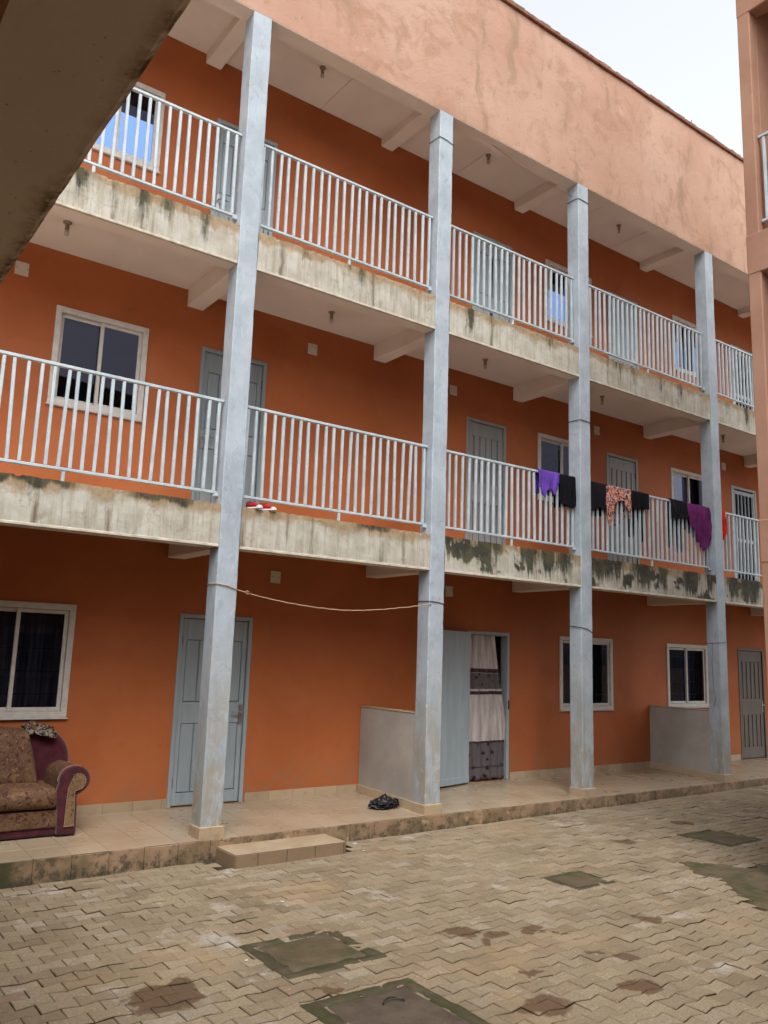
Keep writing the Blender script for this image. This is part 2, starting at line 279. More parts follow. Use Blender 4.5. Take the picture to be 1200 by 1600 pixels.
# ------------------------------------------------------------------ geometry helpers
class MB:
    def __init__(s): s.v = []; s.f = []
    def add(s, vs, fs):
        k = len(s.v); s.v += [tuple(v) for v in vs]; s.f += [tuple(i+k for i in f) for f in fs]; return s
    def box(s, x0, x1, y0, y1, z0, z1):
        return s.add([(x0, y0, z0), (x1, y0, z0), (x1, y1, z0), (x0, y1, z0), (x0, y0, z1), (x1, y0, z1), (x1, y1, z1), (x0, y1, z1)],
                     [(0, 3, 2, 1), (4, 5, 6, 7), (0, 1, 5, 4), (1, 2, 6, 5), (2, 3, 7, 6), (3, 0, 4, 7)])
    def bbox(s, x0, x1, y0, y1, z0, z1, bev=.004, seg=1):
        bm = bmesh.new(); bmesh.ops.create_cube(bm, size=1)
        for v in bm.verts: v.co = Vector(((x0+x1)/2+v.co.x*(x1-x0), (y0+y1)/2+v.co.y*(y1-y0), (z0+z1)/2+v.co.z*(z1-z0)))
        bmesh.ops.bevel(bm, geom=bm.edges[:], offset=bev, segments=seg, affect='EDGES', profile=.5)
        s.bm(bm); return s
    def bm(s, bm):
        bm.verts.index_update(); s.add([v.co[:] for v in bm.verts], [[v.index for v in f.verts] for f in bm.faces]); bm.free()
    def tube(s, pts, r, seg=6, closed=False):
        pts = [Vector(p) for p in pts]; nn = len(pts); vs = []; fs = []
        for i, p in enumerate(pts):
            t = (pts[(i+1) % nn]-pts[i-1]) if closed else (pts[min(i+1, nn-1)]-pts[max(i-1, 0)])
            t.normalize(); a = t.cross(Vector((0, 0, 1)));
            if a.length < .05: a = t.cross(Vector((1, 0, 0)))
            a.normalize(); b = a.cross(t)
            vs += [p+(a*math.cos(q*2*math.pi/seg)+b*math.sin(q*2*math.pi/seg))*r for q in range(seg)]
        for i in range(nn if closed else nn-1):
            j = (i+1) % nn
            for q in range(seg): fs.append((i*seg+q, i*seg+(q+1) % seg, j*seg+(q+1) % seg, j*seg+q))
        if not closed: fs += [tuple(range(seg))[::-1], tuple((nn-1)*seg+q for q in range(seg))]
        return s.add(vs, fs)
    def prism_xz(s, prof, y0, y1):
        k = len(prof); vs = [(x, y0, z) for x, z in prof]+[(x, y1, z) for x, z in prof]
        fs = [tuple(range(k)), tuple(range(2*k-1, k-1, -1))]+[(i, i+k, (i+1) % k+k, (i+1) % k) for i in range(k)]
        return s.add(vs, fs)
    def lathe(s, prof, c, seg=12):
        vs = []; fs = []; k = len(prof)
        for q in range(seg):
            a = q*2*math.pi/seg; vs += [(c[0]+r*math.cos(a), c[1]+r*math.sin(a), c[2]+z) for r, z in prof]
        for q in range(seg):
            for i in range(k-1): fs.append((q*k+i, ((q+1) % seg)*k+i, ((q+1) % seg)*k+i+1, q*k+i+1))
        return s.add(vs, fs)
    def mesh(s, name, off=(0, 0, 0), smooth=False):
        me = bpy.data.meshes.new(name); ox, oy, oz = off
        me.from_pydata([(x-ox, y-oy, z-oz) for x, y, z in s.v], [], s.f); me.update()
        bm = bmesh.new(); bm.from_mesh(me); bmesh.ops.recalc_face_normals(bm, faces=bm.faces[:]); bm.to_mesh(me); bm.free()
        if smooth: me.polygons.foreach_set('use_smooth', [True]*len(me.polygons))
        return me
    def build(s, name, mat, parent=None, smooth=False, loc=None):
        base = root_loc(parent) if parent else Vector(loc or (0, 0, 0))
        me = s.mesh(name, base, smooth); me.materials.append(M[mat] if isinstance(mat, str) else mat)
        o = bpy.data.objects.new(name, me); COL.objects.link(o)
        if parent: o.parent = parent
        else: o.location = base
        return o
def root_loc(p):
    while p.parent: p = p.parent
    return p.location
def tag(o, label=None, cat=None, group=None, kind=None):
    if label: o['label'] = label
    if cat: o['category'] = cat
    if group: o['group'] = group
    if kind: o['kind'] = kind
    return o
def empty(name, loc, label, cat, group=None):
    o = bpy.data.objects.new(name, None); COL.objects.link(o); o.location = loc; o.empty_display_size = .2
    return tag(o, label, cat, group)
def inst(name, me, parent, loc, rot=None):
    o = bpy.data.objects.new(name, me); COL.objects.link(o); o.parent = parent; o.location = Vector(loc)-root_loc(parent)
    if rot: o.rotation_euler = rot
    return o
def smooth_by_angle(o, deg=40):
    me = o.data; me.polygons.foreach_set('use_smooth', [True]*len(me.polygons)); me.set_sharp_from_angle(angle=math.radians(deg))
def panel_with_holes(mb, x0, x1, z0, z1, y0, y1, holes):
    xs = sorted({x0, x1, *[h[0] for h in holes], *[h[1] for h in holes]}); zs = sorted({z0, z1, *[h[2] for h in holes], *[h[3] for h in holes]})
    for i in range(len(xs)-1):
        for j in range(len(zs)-1):
            a, b, c, d = xs[i], xs[i+1], zs[j], zs[j+1]; mx, mz = (a+b)/2, (c+d)/2
            if any(h[0] < mx < h[1] and h[2] < mz < h[3] for h in holes): continue
            for y in (y0, y1): mb.add([(a, y, c), (b, y, c), (b, y, d), (a, y, d)], [(0, 1, 2, 3)])
    for a, b, c, d in holes:
        for p, q in (((a, c), (b, c)), ((b, c), (b, d)), ((b, d), (a, d)), ((a, d), (a, c))):
            mb.add([(p[0], y0, p[1]), (q[0], y0, q[1]), (q[0], y1, q[1]), (p[0], y1, p[1])], [(0, 1, 2, 3)])
    return mb

# ------------------------------------------------------------------ ground and paving
def gz(x): return -.19+.0079*x
b = MB(); S = 400
b.add([(-S, -S, gz(-4)-.12), (S, -S, gz(-4)-.12), (S, S, gz(-4)-.12), (-S, S, gz(-4)-.12)], [(0, 1, 2, 3)]); tag(b.build('ground', 'soil'), kind='structure')
PX0, PX1, PY0, PY1 = -3.0, 15.0, -12.5, -.02
b = MB(); b.add([(PX0-.3, PY0, gz(PX0)-.02), (PX1, PY0, gz(PX1)-.02), (PX1, .3, gz(PX1)-.02), (PX0-.3, .3, gz(PX0)-.02)], [(0, 1, 2, 3)])
paving = b.build('courtyard_paving', 'joint_soil'); tag(paving, kind='structure')
COVERS = [(-.68, .03, -2.87, -2.23), (-.81, -.08, -4.0, -3.25), (2.37, 2.86, -2.5, -2.07), (5.10, 5.76, -2.24, -1.60)]
MUD = [(4.02, -2.30), (3.92, -2.52), (3.72, -2.72), (3.80, -2.98), (3.58, -3.14), (3.42, -3.40), (3.30, -3.62), (3.52, -3.80), (4.0, -3.9), (4.6, -3.9), (4.9, -3.5), (4.85, -3.0), (4.62, -2.78), (4.45, -2.92), (4.30, -2.62), (4.16, -2.50)]
LOOSE = []
def inpoly(x, y, P):
    r = False; j = len(P)-1
    for i in range(len(P)):
        if (P[i][1] > y) != (P[j][1] > y) and x < (P[j][0]-P[i][0])*(y-P[i][1])/(P[j][1]-P[i][1])+P[i][0]: r = not r
        j = i
    return r
PL, PW, AMP, GAP, GAPY = .206, .122, .0115, .0022, .0039
def paver_outline():
    pts = []
    for i in range(5):
        x = -PL/2+GAP+(PL-2*GAP)*i/4; pts.append((x, -PW/2+GAPY-AMP*math.cos(2*math.pi*(x/PL+.5))))
    for i in range(5):
        x = PL/2-GAP-(PL-2*GAP)*i/4; pts.append((x, PW/2-GAPY+AMP*math.cos(2*math.pi*(x/PL+.5))))
    return pts
OUT = paver_outline(); K = len(OUT)
PV = [(x, y, -.03) for x, y in OUT]+[(x, y, -.005) for x, y in OUT]+[(x*.968, y*.945, 0) for x, y in OUT]
PF = [(i, (i+1) % K, (i+1) % K+K, i+K) for i in range(K)]+[(i+K, (i+1) % K+K, (i+1) % K+2*K, i+2*K) for i in range(K)]+[tuple(range(2*K, 3*K))]
pm = bpy.data.meshes.new('paver'); pm.from_pydata(PV, [], PF); pm.update(); pm.materials.append(M['paver']); pm.materials.append(M['joint_soil'])
for q in pm.polygons: q.material_index = 1 if q.index < K else 0
def project(p):
    q = Vector(p)-CAM; d = q.dot(fwd)
    if d < .2: return None
    return 600+1296.39*q.dot(r2)/d, 800-1296.39*q.dot(u2)/d, d
def fbm0(x, y): return mnoise.fractal(Vector((x*.9, y*.9, 4)), 1.0, 2.0, 3)
spots = []
rows = int((PY1-PY0)/PW)
for k in range(rows):
    y = PY1-PW*(k+.5)
    for i in range(int((PX1-PX0)/PL)+1):
        x = PX0+PL*(i+(.5 if k % 2 else 0))+.03
        if x > 4.05+.12 and y < -3.16: continue
        if x > 14 or x < PX0+.05: continue
        if x-PL/2 < 1.37 and x+PL/2 > .14 and y > -.44: continue
        if any(c[0]+.09 < x < c[1]-.09 and c[2]+.06 < y < c[3]-.06 for c in COVERS): continue
        if inpoly(x, y, MUD): continue
        if any(math.hypot(x-a, y-b_) < r for a, b_, r in LOOSE): continue
        spots.append((x, y, gz(x)+random.gauss(0, .0017)-(.005 if random.random() < .03 else 0)+.004*fbm0(x, y), random.gauss(0, .012), random.gauss(0, .011)+.012*fbm0(x+7, y), random.gauss(0, .011)))
vis = []
for i, s_ in enumerate(spots):
    p = project(s_[:3])
    if p and -10 < p[0] < 1210 and p[1] < 1615: vis.append((p[2], i))
vis.sort(); near = {i for _, i in vis[:300]}
fv, ff_, tint = [], [], []
for i, (x, y, z, rz, rx, ry) in enumerate(spots):
    R = Matrix.Rotation(rz, 3, 'Z') @ Matrix.Rotation(rx, 3, 'X') @ Matrix.Rotation(ry-.0079, 3, 'Y')
    if i in near:
        o = bpy.data.objects.new('paver', pm); COL.objects.link(o); o.parent = paving; o.location = (x, y, z); o.rotation_euler = R.to_euler()
    else:
        k = len(fv); t_ = random.random()
        for v in PV: fv.append((R @ Vector(v)+Vector((x, y, z)))[:]); tint.append(t_)
        ff_ += [tuple(j+k for j in f) for f in PF]
me = bpy.data.meshes.new('distant_pavers'); me.from_pydata(fv, [], ff_); me.update(); at = me.attributes.new('tint', 'FLOAT', 'POINT'); at.data.foreach_set('value', tint)
me.materials.append(M['paver_far']); me.materials.append(M['joint_soil'])
for q in me.polygons: q.material_index = 1 if q.index % len(PF) < K else 0
o = bpy.data.objects.new('distant_pavers', me); COL.objects.link(o); o.parent = paving; tag(o, kind='stuff')
for bme in (pm, me):
    bm = bmesh.new(); bm.from_mesh(bme); bmesh.ops.recalc_face_normals(bm, faces=bm.faces[:]); bm.to_mesh(bme); bm.free()

# ------------------------------------------------------------------ main gallery building
bd = empty('apartment_building', (4.5, 0, 0), 'long orange three-storey building with white columns and open galleries across the courtyard', 'building')
CX = [-3.25, 0, 2.698, 5.367, 8.617, 11.87]; CW, CDp = .224, .2
XE = 15.1; D = 1.33
def fz(y): return .0517*max(0, y)/D          # the gallery floor falls towards the court
Z1T, Z2T = 3.18, 6.18
# openings on the back wall, scaled about the camera from a deeper plane (plates, curtain too):   (x0,x1,z0,z1)
WIN = {0: [(-2.025, -0.933, 1.022, 2.157), (6.418, 7.679, 1.003, 2.128), (9.145, 10.358, 1.022, 2.109)], 1: [(-1.433, -0.419, 4.229, 5.311), (5.933, 7.097, 4.224, 5.292), (9.407, 10.571, 4.224, 5.292)], 2: [(-1.481, -0.462, 7.233, 8.261), (6.107, 7.252, 7.233, 8.29), (9.591, 10.717, 7.213, 8.29)]}
DOOR = {0: [(0.207, 1.11, 0.052, 2.133), (4.506, 5.331, 0.052, 2.128), (11.377, 12.269, 0.052, 2.099)], 1: [(0.232, 1.1, 3.185, 5.272), (4.429, 5.234, 3.185, 5.253), (7.602, 8.446, 3.185, 5.263), (11.377, 12.26, 3.185, 5.253)], 2: [(0.217, 1.061, 6.185, 8.252), (4.506, 5.341, 6.185, 8.232), (7.699, 8.533, 6.185, 8.213), (11.561, 12.415, 6.185, 8.213)]}
LV = [(0, 2.97), (Z1T, 5.92), (Z2T, 9.05)]
for l, (za, zb) in enumerate(LV):
    panel_with_holes(MB(), -4.9, XE, za, zb, D, D+.18, WIN[l]+DOOR[l]).build('gallery_wall', 'orange', bd)
# rooms: slabs, back and end walls
for (za, zb) in ((2.97, 3.172), (5.92, 6.172), (9.05, 9.2)):
    MB().box(-4.9, XE, .19, 5.2, za, zb).build('floor_slab', 'ceiling', bd)
MB().box(-4.9, XE, 5.2, 5.4, -.3, 9.4).build('rear_wall', 'inside', bd)
MB().box(XE, XE+.2, 0, 5.4, -.3, 10.9).build('end_wall', 'salmon', bd)
MB().box(-5.1, -4.9, 0, 5.4, -.3, 10.9).build('end_wall', 'salmon', bd)
for x in (2.9, 5.9, 8.9, 12.6):
    MB().box(x, x+.12, D+.18, 5.2, .0, 9.05).build('party_wall', 'inside', bd)
MB().box(-4.9, XE, -.02, 5.2, -.4, -.014).build('plinth', 'concrete', bd)
# fascia beams with painted-on weathering (dirt attributes)
def fbm(x, y, z): return mnoise.fractal(Vector((x, y, z)), 1.0, 2.0, 4)
S2 = {-1.64: (1.0, .08, .8), -1.33: (.35, .05, .9), -1.04: (.85, .07, .95), -.8: (.7, .10, .7), -.59: (.45, .08, .6), -.39: (.85, .07, .85), .52: (.3, .05, .7), .8: (.6, .05, .75), 1.4: (.45, .05, .55), 1.58: (.6, .06, .8), 1.74: (.35, .05, .8),
      3.28: (1.1, .07, 1.0), 3.66: (.55, .06, .6), 4.07: (.6, .09, .55), 4.76: (.65, .09, .6), 6.02: (.4, .07, .5), 6.24: (.85, .12, .55), 6.61: (.6, .09, .75), 7.29: (.6, .08, .8), 7.79: (.75, .09, .8), 9.12: (.6, .07, .8), 9.73: (.9, .08, 1.0), 11.2: (.6, .1, .8), -2.3: (.5, .1, .7)}
S1 = {-1.83: (.3, .06, .9), 2.97: (1.1, .12, .6), 3.28: (.9, .10, .65), 3.57: (1.35, .12, 1.0), 3.79: (.8, .09, .7), 4.36: (1.25, .17, .85), 4.72: (1.25, .15, .95), 5.03: (.95, .16, .85), 5.8: (1.35, .26, .85), 6.15: (1.1, .17, .75), 6.74: (1.3, .23, .9), 7.23: (.9, .12, 1.0),
      7.93: (1.35, .22, 1.0), 8.45: (.9, .12, .95), 9.12: (1.15, .16, 1.0), 9.6: (1.4, .25, 1.1), 10.9: (1.1, .2, 1)}
BR2 = [-1.33, -1.04, .52, 1.74, .1, 3.66, 6.0]; BR1 = [-1.74, .76, 1.06, 1.98, -1.1, .25, 2.3]
TOP1 = [(-2.9, -1.35, 1.0), (-1.0, -.2, .9), (1.55, 2.2, .85), (2.9, 3.9, .6), (5.6, 6.4, .6)]
def fascia(x0, x1, zb, zt, spots_, browns, tops):
    nx = max(8, int((x1-x0)/.022)); nz = 18; V = []; F = []; mil = []; och = []; stk = []; H = zt-zb
    def put(x, y, z, t):                                   # t: 0 at top edge, 1 at bottom
        V.append((x, y, z)); m_ = 0
        for cx_, (st, wd, ln) in spots_.items():
            if abs(x-cx_) > wd*3: continue
            wob = fbm(x*9, z*1.5, 3)*.35
            g = math.exp(-((x-cx_+wob*wd)/wd)**2); fall = max(0, min(1, (ln+.45*fbm(x*19, 0, 7)-t)/.55))
            m_ = max(m_, (1.75 if zb < 4 else 1.35)*st*g*fall*(.8+.5*fbm(x*22, z*4, 1)))
        hz = fbm(x*2.6, z*3.5, 11)+.4*fbm(x*9, z*6, 12)+.25*fbm(x*26, z*9, 13)
        m_ = max(m_, max(0, min(1.3, ((hz-(.10 if (zb < 4 and x > 2.9) else .95))*3.2)))*max(0, min(1, (1.15-t)*3)))
        for a_, b_, st in tops:
            if a_ < x < b_: m_ = max(m_, st*max(0, min(1, (.20+.14*fbm(x*6, 0, 5)-t)/.10))*min(1, (x-a_)*6, (b_-x)*6))
        mil.append(m_); och.append(max(0, 1-t/(.42+.30*fbm(x*2.4, 0, 2)))*1.15)
        s_ = 0
        for cx_ in browns: s_ = max(s_, .95*math.exp(-((x-cx_)/.04)**2)*(.65+.5*fbm(x*20, z*2, 9)))
        stk.append(s_)
    for i in range(nx+1):
        x = x0+(x1-x0)*i/nx; chip = max(0, fbm(x*5, 1.3, zt))*.010+max(0, fbm(x*24, 2.3, zt)-.12)*.026
        for j in range(nz+1):
            t = j/nz; z = zt-chip*(1-t)**3-(H)*t; put(x, .004*fbm(x*5, z*5, 0)-.0*t+(chip*.4 if j == 0 else 0), z, t)
        put(x, .19, zt-.004, 0); put(x, .19, zb, 1)
    c = nz+3
    for i in range(nx):
        for j in range(nz): F.append((i*c+j, i*c+j+1, (i+1)*c+j+1, (i+1)*c+j))
        F.append((i*c, (i+1)*c, (i+1)*c+nz+1, i*c+nz+1)); F.append((i*c+nz, i*c+nz+2, (i+1)*c+nz+2, (i+1)*c+nz))
    mb = MB(); mb.v = V; mb.f = F; o_ = mb.build('fascia_beam', 'fascia', bd)
    o_.data.materials.append(M['ceiling']); MB().bbox(x0, x1, -.007, .03, zb-.004, zb+.024, .004).build('drip_edge', 'drip', o_)
    for nm, arr in (('mildew', mil), ('ochre', och), ('streak', stk)):
        a_ = o_.data.attributes.new(nm, 'FLOAT', 'POINT'); a_.data.foreach_set('value', arr)
    for p in o_.data.polygons:
        if all(abs(o_.data.vertices[v].co.z-zb) < .001 for v in p.vertices): p.material_index = 1
    return o_
for i in range(len(CX)):
    xa = CX[i]+CW+.003; xb = (CX[i+1] if i+1 < len(CX) else XE)-.003
    fascia(xa, xb, 2.75, Z1T, S1, BR1, TOP1); fascia(xa, xb, 5.74, Z2T, S2, BR2, [])
# columns, one per storey height (continuous), tiled feet
for i, x in enumerate(CX):
    mb = MB(); nzc = 230; ring = []
    for j in range(nzc+1):
        z = -.01+(8.745+.01)*j/nzc; q = .0045*fbm(x+3, z*1.3, 0); q2 = .004*fbm(x+9, z*2, 4); c_ = .007+.006*max(0, fbm(x*3, z*6, 1))+.012*max(0, fbm(x*5, z*14, 8)-.25)
        pts = [(x+q+c_, -.006), (x+CW+q2-c_, -.006), (x+CW+q2, -.006+c_), (x+CW+q2, CDp), (x+q, CDp), (x+q, -.006+c_)]
        mb.v += [(a, b_+.002*fbm(a*4, z, 2), z) for a, b_ in pts]
    for j in range(nzc):
        for k in range(6): mb.f.append((j*6+k, j*6+(k+1) % 6, (j+1)*6+(k+1) % 6, (j+1)*6+k))
    mb.f.append(tuple(range(nzc*6, nzc*6+6))); o = mb.build('column', 'column', bd)
    if i in (1, 2, 3, 4, 5): MB().bbox(x-.018, x+CW+.014, -.030, CDp+.012, -.009, .108, .004).build('column_foot', 'skirt', bd)
    for (za, zb) in ((2.74, 2.97), (5.71, 5.92), (8.91, 9.04)):
        MB().bbox(x+.012, x+.214, .19, D, za, zb+.01, .008).build('ceiling_beam', 'ceiling', bd)
# parapet
mb = MB(); nx, nz = 220, 26
for i in range(nx+1):
    for j in range(nz+1):
        x = -3.4+(XE+.1+3.4)*i/nx; z = 8.75+2.2*j/nz; mb.v.append((x, .010*fbm(x*1.4, z*1.4, 3)-.004 if j else -.004, z))
for i in range(nx):
    for j in range(nz): k = i*(nz+1)+j; mb.f.append((k, k+1, k+nz+2, k+nz+1))
o = mb.build('parapet_wall', 'stucco', bd, True)
MB().box(-3.4, XE+.1, .03, .2, 8.756, 10.945).build('parapet_core', 'salmon', bd)
MB().box(-3.4, XE, -.0005, .21, 8.742, 8.7495).build('parapet_soffit', 'ceiling', bd)
MB().bbox(-3.4, XE+.12, -.045, .24, 10.945, 11.0, .01).build('coping', 'coping', bd)
mb = MB(); k = 0
for i in range(170):
    x = -3.4+(XE+3.4)*i/170; h = .02+.03*random.random(); mb.bbox(x, x+(XE+3.4)/170*.97, -.03-.01*random.random(), .22, 11.0, 11.0+h, .008)
mb.build('coping_mortar', 'coping_top', bd)
for dx, h in ((-.07, .10), (0, .13), (.05, .19), (.12, .10)):
    MB().tube([(8.43+dx, .08, 11.02), (8.43+dx+.008, .08, 11.02+h)], .007, 5).build('reinforcing_bar', 'dark_metal', bd)
# second-floor ceiling boards
x = -3.2
while x < XE-.2:
    MB().bbox(x+.004, min(x+1.216, XE-.02), .195, D-.003, 9.038, 9.0485, .002).build('ceiling_board', 'ceiling', bd); x += 1.22
# gallery floor: tiles
SLOPE = math.atan(.0517/D)
mb = MB(); ya, yb = -.025, D
mb.add([(-4.9, ya, -.0137), (XE, ya, -.0137), (XE, yb, -.013), (-4.9, yb, -.013), (-4.9, ya, -.004), (XE, ya, -.004), (XE, yb, fz(D)-.004), (-4.9, yb, fz(D)-.004)], [(0, 3, 2, 1), (4, 5, 6, 7), (0, 1, 5, 4), (1, 2, 6, 5), (2, 3, 7, 6), (3, 0, 4, 7)])
fl = mb.build('gallery_floor', 'grout', bd)
TS = .315; tm = MB().bbox(-TS/2+.0022, TS/2-.0022, -TS/2+.0022, TS/2-.0022, -.006, 0, .0012).mesh('floor_tile'); tm.materials.append(M['tile'])
x = -.535-TS*8+TS/2
while x < 13.3:
    for j in range(4):
        yc = -.031+TS/2+TS*j; inst('floor_tile', tm, fl, (x, yc, .0517*yc/D+random.gauss(0, .0003)), (SLOPE, 0, 0))
    x += TS
mb = MB(); ya = -.031+4*TS+.002
mb.add([(-4.9, ya, fz(ya)-.001), (XE, ya, fz(ya)-.001), (XE, D, fz(D)-.001), (-4.9, D, fz(D)-.001)], [(0, 1, 2, 3)]); mb.build('tile_border', 'tile', bd)
sk = MB().box(-4.9, .2, D-.004, D-.0005, .03, .147).build('skirting', 'grout', bd)
sm_ = MB().bbox(-TS/2+.0015, TS/2-.0015, -.012, -.003, .048, .150, .0015).mesh('skirting_tile'); sm_.materials.append(M['skirt'])
for a_, b_ in ((-3.0, .205), (1.13, 2.68), (2.86, 3.75), (5.35, 8.6), (8.80, 11.35)):
    x = a_+TS/2
    while x+TS/2 < b_+.02: inst('skirting_tile', sm_, sk, (x, D, 0)); x += TS
    if b_-(x-TS/2) > .03: MB().bbox(x-TS/2+.0015, b_, D-.012, D-.003, .048, .150, .0015).build('skirting_tile', 'skirt', sk)
# plinth face tiles
ps = MB().box(-3.3, XE, -.027, -.0205, -.30, -.012).build('plinth_face', 'grout', bd)
x = -.535-TS*8
while x < 13.3:
    hi = -.006; lo = gz(x)-.05
    if not (.12 < x+TS/2 < 1.45): pass
    o = MB().bbox(x+.0015, x+TS-.0015, -.041-.004*random.random(), -.027, lo, hi-.004*random.random(), .003).build('plinth_tile', 'riser', ps); x += TS
# tiled step
st = MB().box(.17, 1.345, -.425, -.045, gz(0)-.06, -.078).build('entrance_step', 'grout', bd)
MB().bbox(.160, 1.355, -.438, -.043, -.078, -.066, .003).build('tread_tile', 'step', st)
for a_, b_ in ((.16, .39), (.392, .694), (.697, 1.003), (1.006, 1.330), (1.332, 1.355)):
    MB().bbox(a_+.002, b_-.002, -.437, -.425, gz(0)-.05, -.0785, .002).build('riser_tile', 'step', st)
MB().bbox(.158, .17, -.437, -.045, gz(0)-.05, -.0785, .002).build('riser_tile', 'step', st)
MB().bbox(1.345, 1.357, -.437, -.045, gz(0)-.05, -.0785, .002).build('riser_tile', 'step', st)
# low dividing walls beside columns 2 and 4
for x, h in ((2.706, 1.09), (8.628, 1.05)):
    wl = MB().bbox(x, x+.14, .195, D, .002, h, .012).build('dividing_wall', 'lowwall', bd)
    MB().bbox(x-.004, x+.146, .21, D, h, h+.012, .004).build('wall_cap', 'skirt', wl)
    mb = MB(); mb.add([(x-.014, .213, fz(.2)), (x, .213, fz(.2)), (x, D, fz(D)), (x-.014, D, fz(D)), (x-.014, .213, .108), (x, .213, .108), (x, D, .15), (x-.014, D, .15)], [(0, 3, 2, 1), (4, 5, 6, 7), (0, 1, 5, 4), (1, 2, 6, 5), (2, 3, 7, 6), (3, 0, 4, 7)]); mb.build('skirting_tile', 'skirt', wl)
# ---------------- railings
RS = .108
bal = MB().bbox(-.0145, .0145, -.0145, .0145, 0, .92, .003).mesh('baluster'); bal.materials.append(M['rail'])
def railing(x0, x1, zt, phase=0):
    zb_ = zt-.985; mb = MB().bbox(x0, x1, .088, .128, zt-.03, zt, .004); mb.bbox(x0, x1, .090, .126, zb_, zb_+.028, .004)
    r = mb.build('railing', 'rail', bd); nb = int((x1-x0-.06)/RS); s0 = ((x1-x0)-(nb)*RS)/2
    for i in range(nb+1):
        inst('baluster', bal, r, (x0+s0+i*RS+random.gauss(0, .003), .107, zb_+.03), (random.gauss(0, .003), random.gauss(0, .006)+(random.choice((-.018, .018)) if random.random() < .06 else 0), random.gauss(0, .04)))
    MB().bbox((x0+x1)/2-.015, (x0+x1)/2+.015, .095, .12, zb_-.12, zb_, .003).build('bracket', 'rail', r)
    for xx_ in (x0+.02, x1-.02): MB().bbox(xx_-.03, xx_+.03, .08, .135, zb_-.03, zb_, .004).build('bracket', 'rail', r)
for i in range(len(CX)):
    xa = CX[i]+CW+.002; xb = (CX[i+1] if i+1 < len(CX) else XE)-.002
    if i == len(CX)-1: xb = xa+2.5
    railing(xa, xb, 4.275); railing(xa, xb, 7.285)
# ---------------- windows
def window(x0, x1, z0, z1, curtain=None, grille=True, gm='glass'):
    fw = .062
    mb = MB()
    for a_, b_, c_, d_ in ((x0-.0, x1, z1-fw, z1), (x0, x1, z0, z0+fw), (x0, x0+fw, z0+fw, z1-fw), (x1-fw, x1, z0+fw, z1-fw)):
        mb.bbox(a_, b_, D-.022, D+.07, c_, d_, .004)
    wn = mb.build('window', 'frame', bd); xm = (x0+x1)/2; s_ = .038
    for k, (a_, b_, y) in enumerate(((x0+fw+.002, xm+.02, D+.030), (xm-.02, x1-fw-.002, D+.004))):
        mb = MB(); c_, d_ = z0+fw+.002, z1-fw-.002
        for e, f_, g, h in ((a_, b_, d_-s_, d_), (a_, b_, c_, c_+s_), (a_, a_+s_, c_+s_, d_-s_), (b_-s_, b_, c_+s_, d_-s_)): mb.bbox(e, f_, y, y+.022, g, h, .003)
        sh = mb.build('sash', 'frame', wn)
        MB().add([(a_+s_-.005, y+.011, c_+s_-.005), (b_-s_+.005, y+.011, c_+s_-.005), (b_-s_+.005, y+.011, d_-s_+.005), (a_+s_-.005, y+.011, d_-s_+.005)], [(0, 1, 2, 3)]).build('pane', gm, wn)
    if grille:
        mb = MB(); kz = 5; kx = 5
        for i in range(1, kz): z = z0+(z1-z0)*i/kz; mb.box(x0+.03, x1-.03, D+.10, D+.112, z-.006, z+.006)
        for i in range(1, kx): x = x0+(x1-x0)*i/kx+(.03 if i % 2 else -.03); mb.box(x-.006, x+.006, D+.0965, D+.109, z0+.03, z1-.03)
        mb.build('grille', 'grille', wn)
    if curtain:
        mb = MB(); xa, xb, mt = curtain; nn = 90
        for i in range(nn+1):
            x = xa+(xb-xa)*i/nn; y = D+.26+.035*math.sin(x*60+2*math.sin(x*9)); mb.v += [(x, y, z0-.1), (x, y+.01, z1+.05)]
        mb.f += [(2*i, 2*i+2, 2*i+3, 2*i+1) for i in range(nn)]; mb.build('inner_curtain', mt, wn, True)
    MB().bbox(x0-.012, x1+.012, D-.035, D+.02, z0-.014, z0-.001, .003).build('sill', 'frame', wn)
for l in WIN:
    for i, q in enumerate(WIN[l]):
        cu = None
        if l == 0 and i == 0: cu = (q[0]+.03, q[1]-.03, 'sheer')
        if l == 0 and i == 2: cu = (q[0]+.75, q[1]-.03, 'sheer_blue')
        if l == 1 and i == 2: cu = (q[0]+.6, q[1]-.03, 'sheer_blue')
        window(*q, curtain=cu, grille=(l == 0), gm='glass_blue' if l == 2 else 'glass')
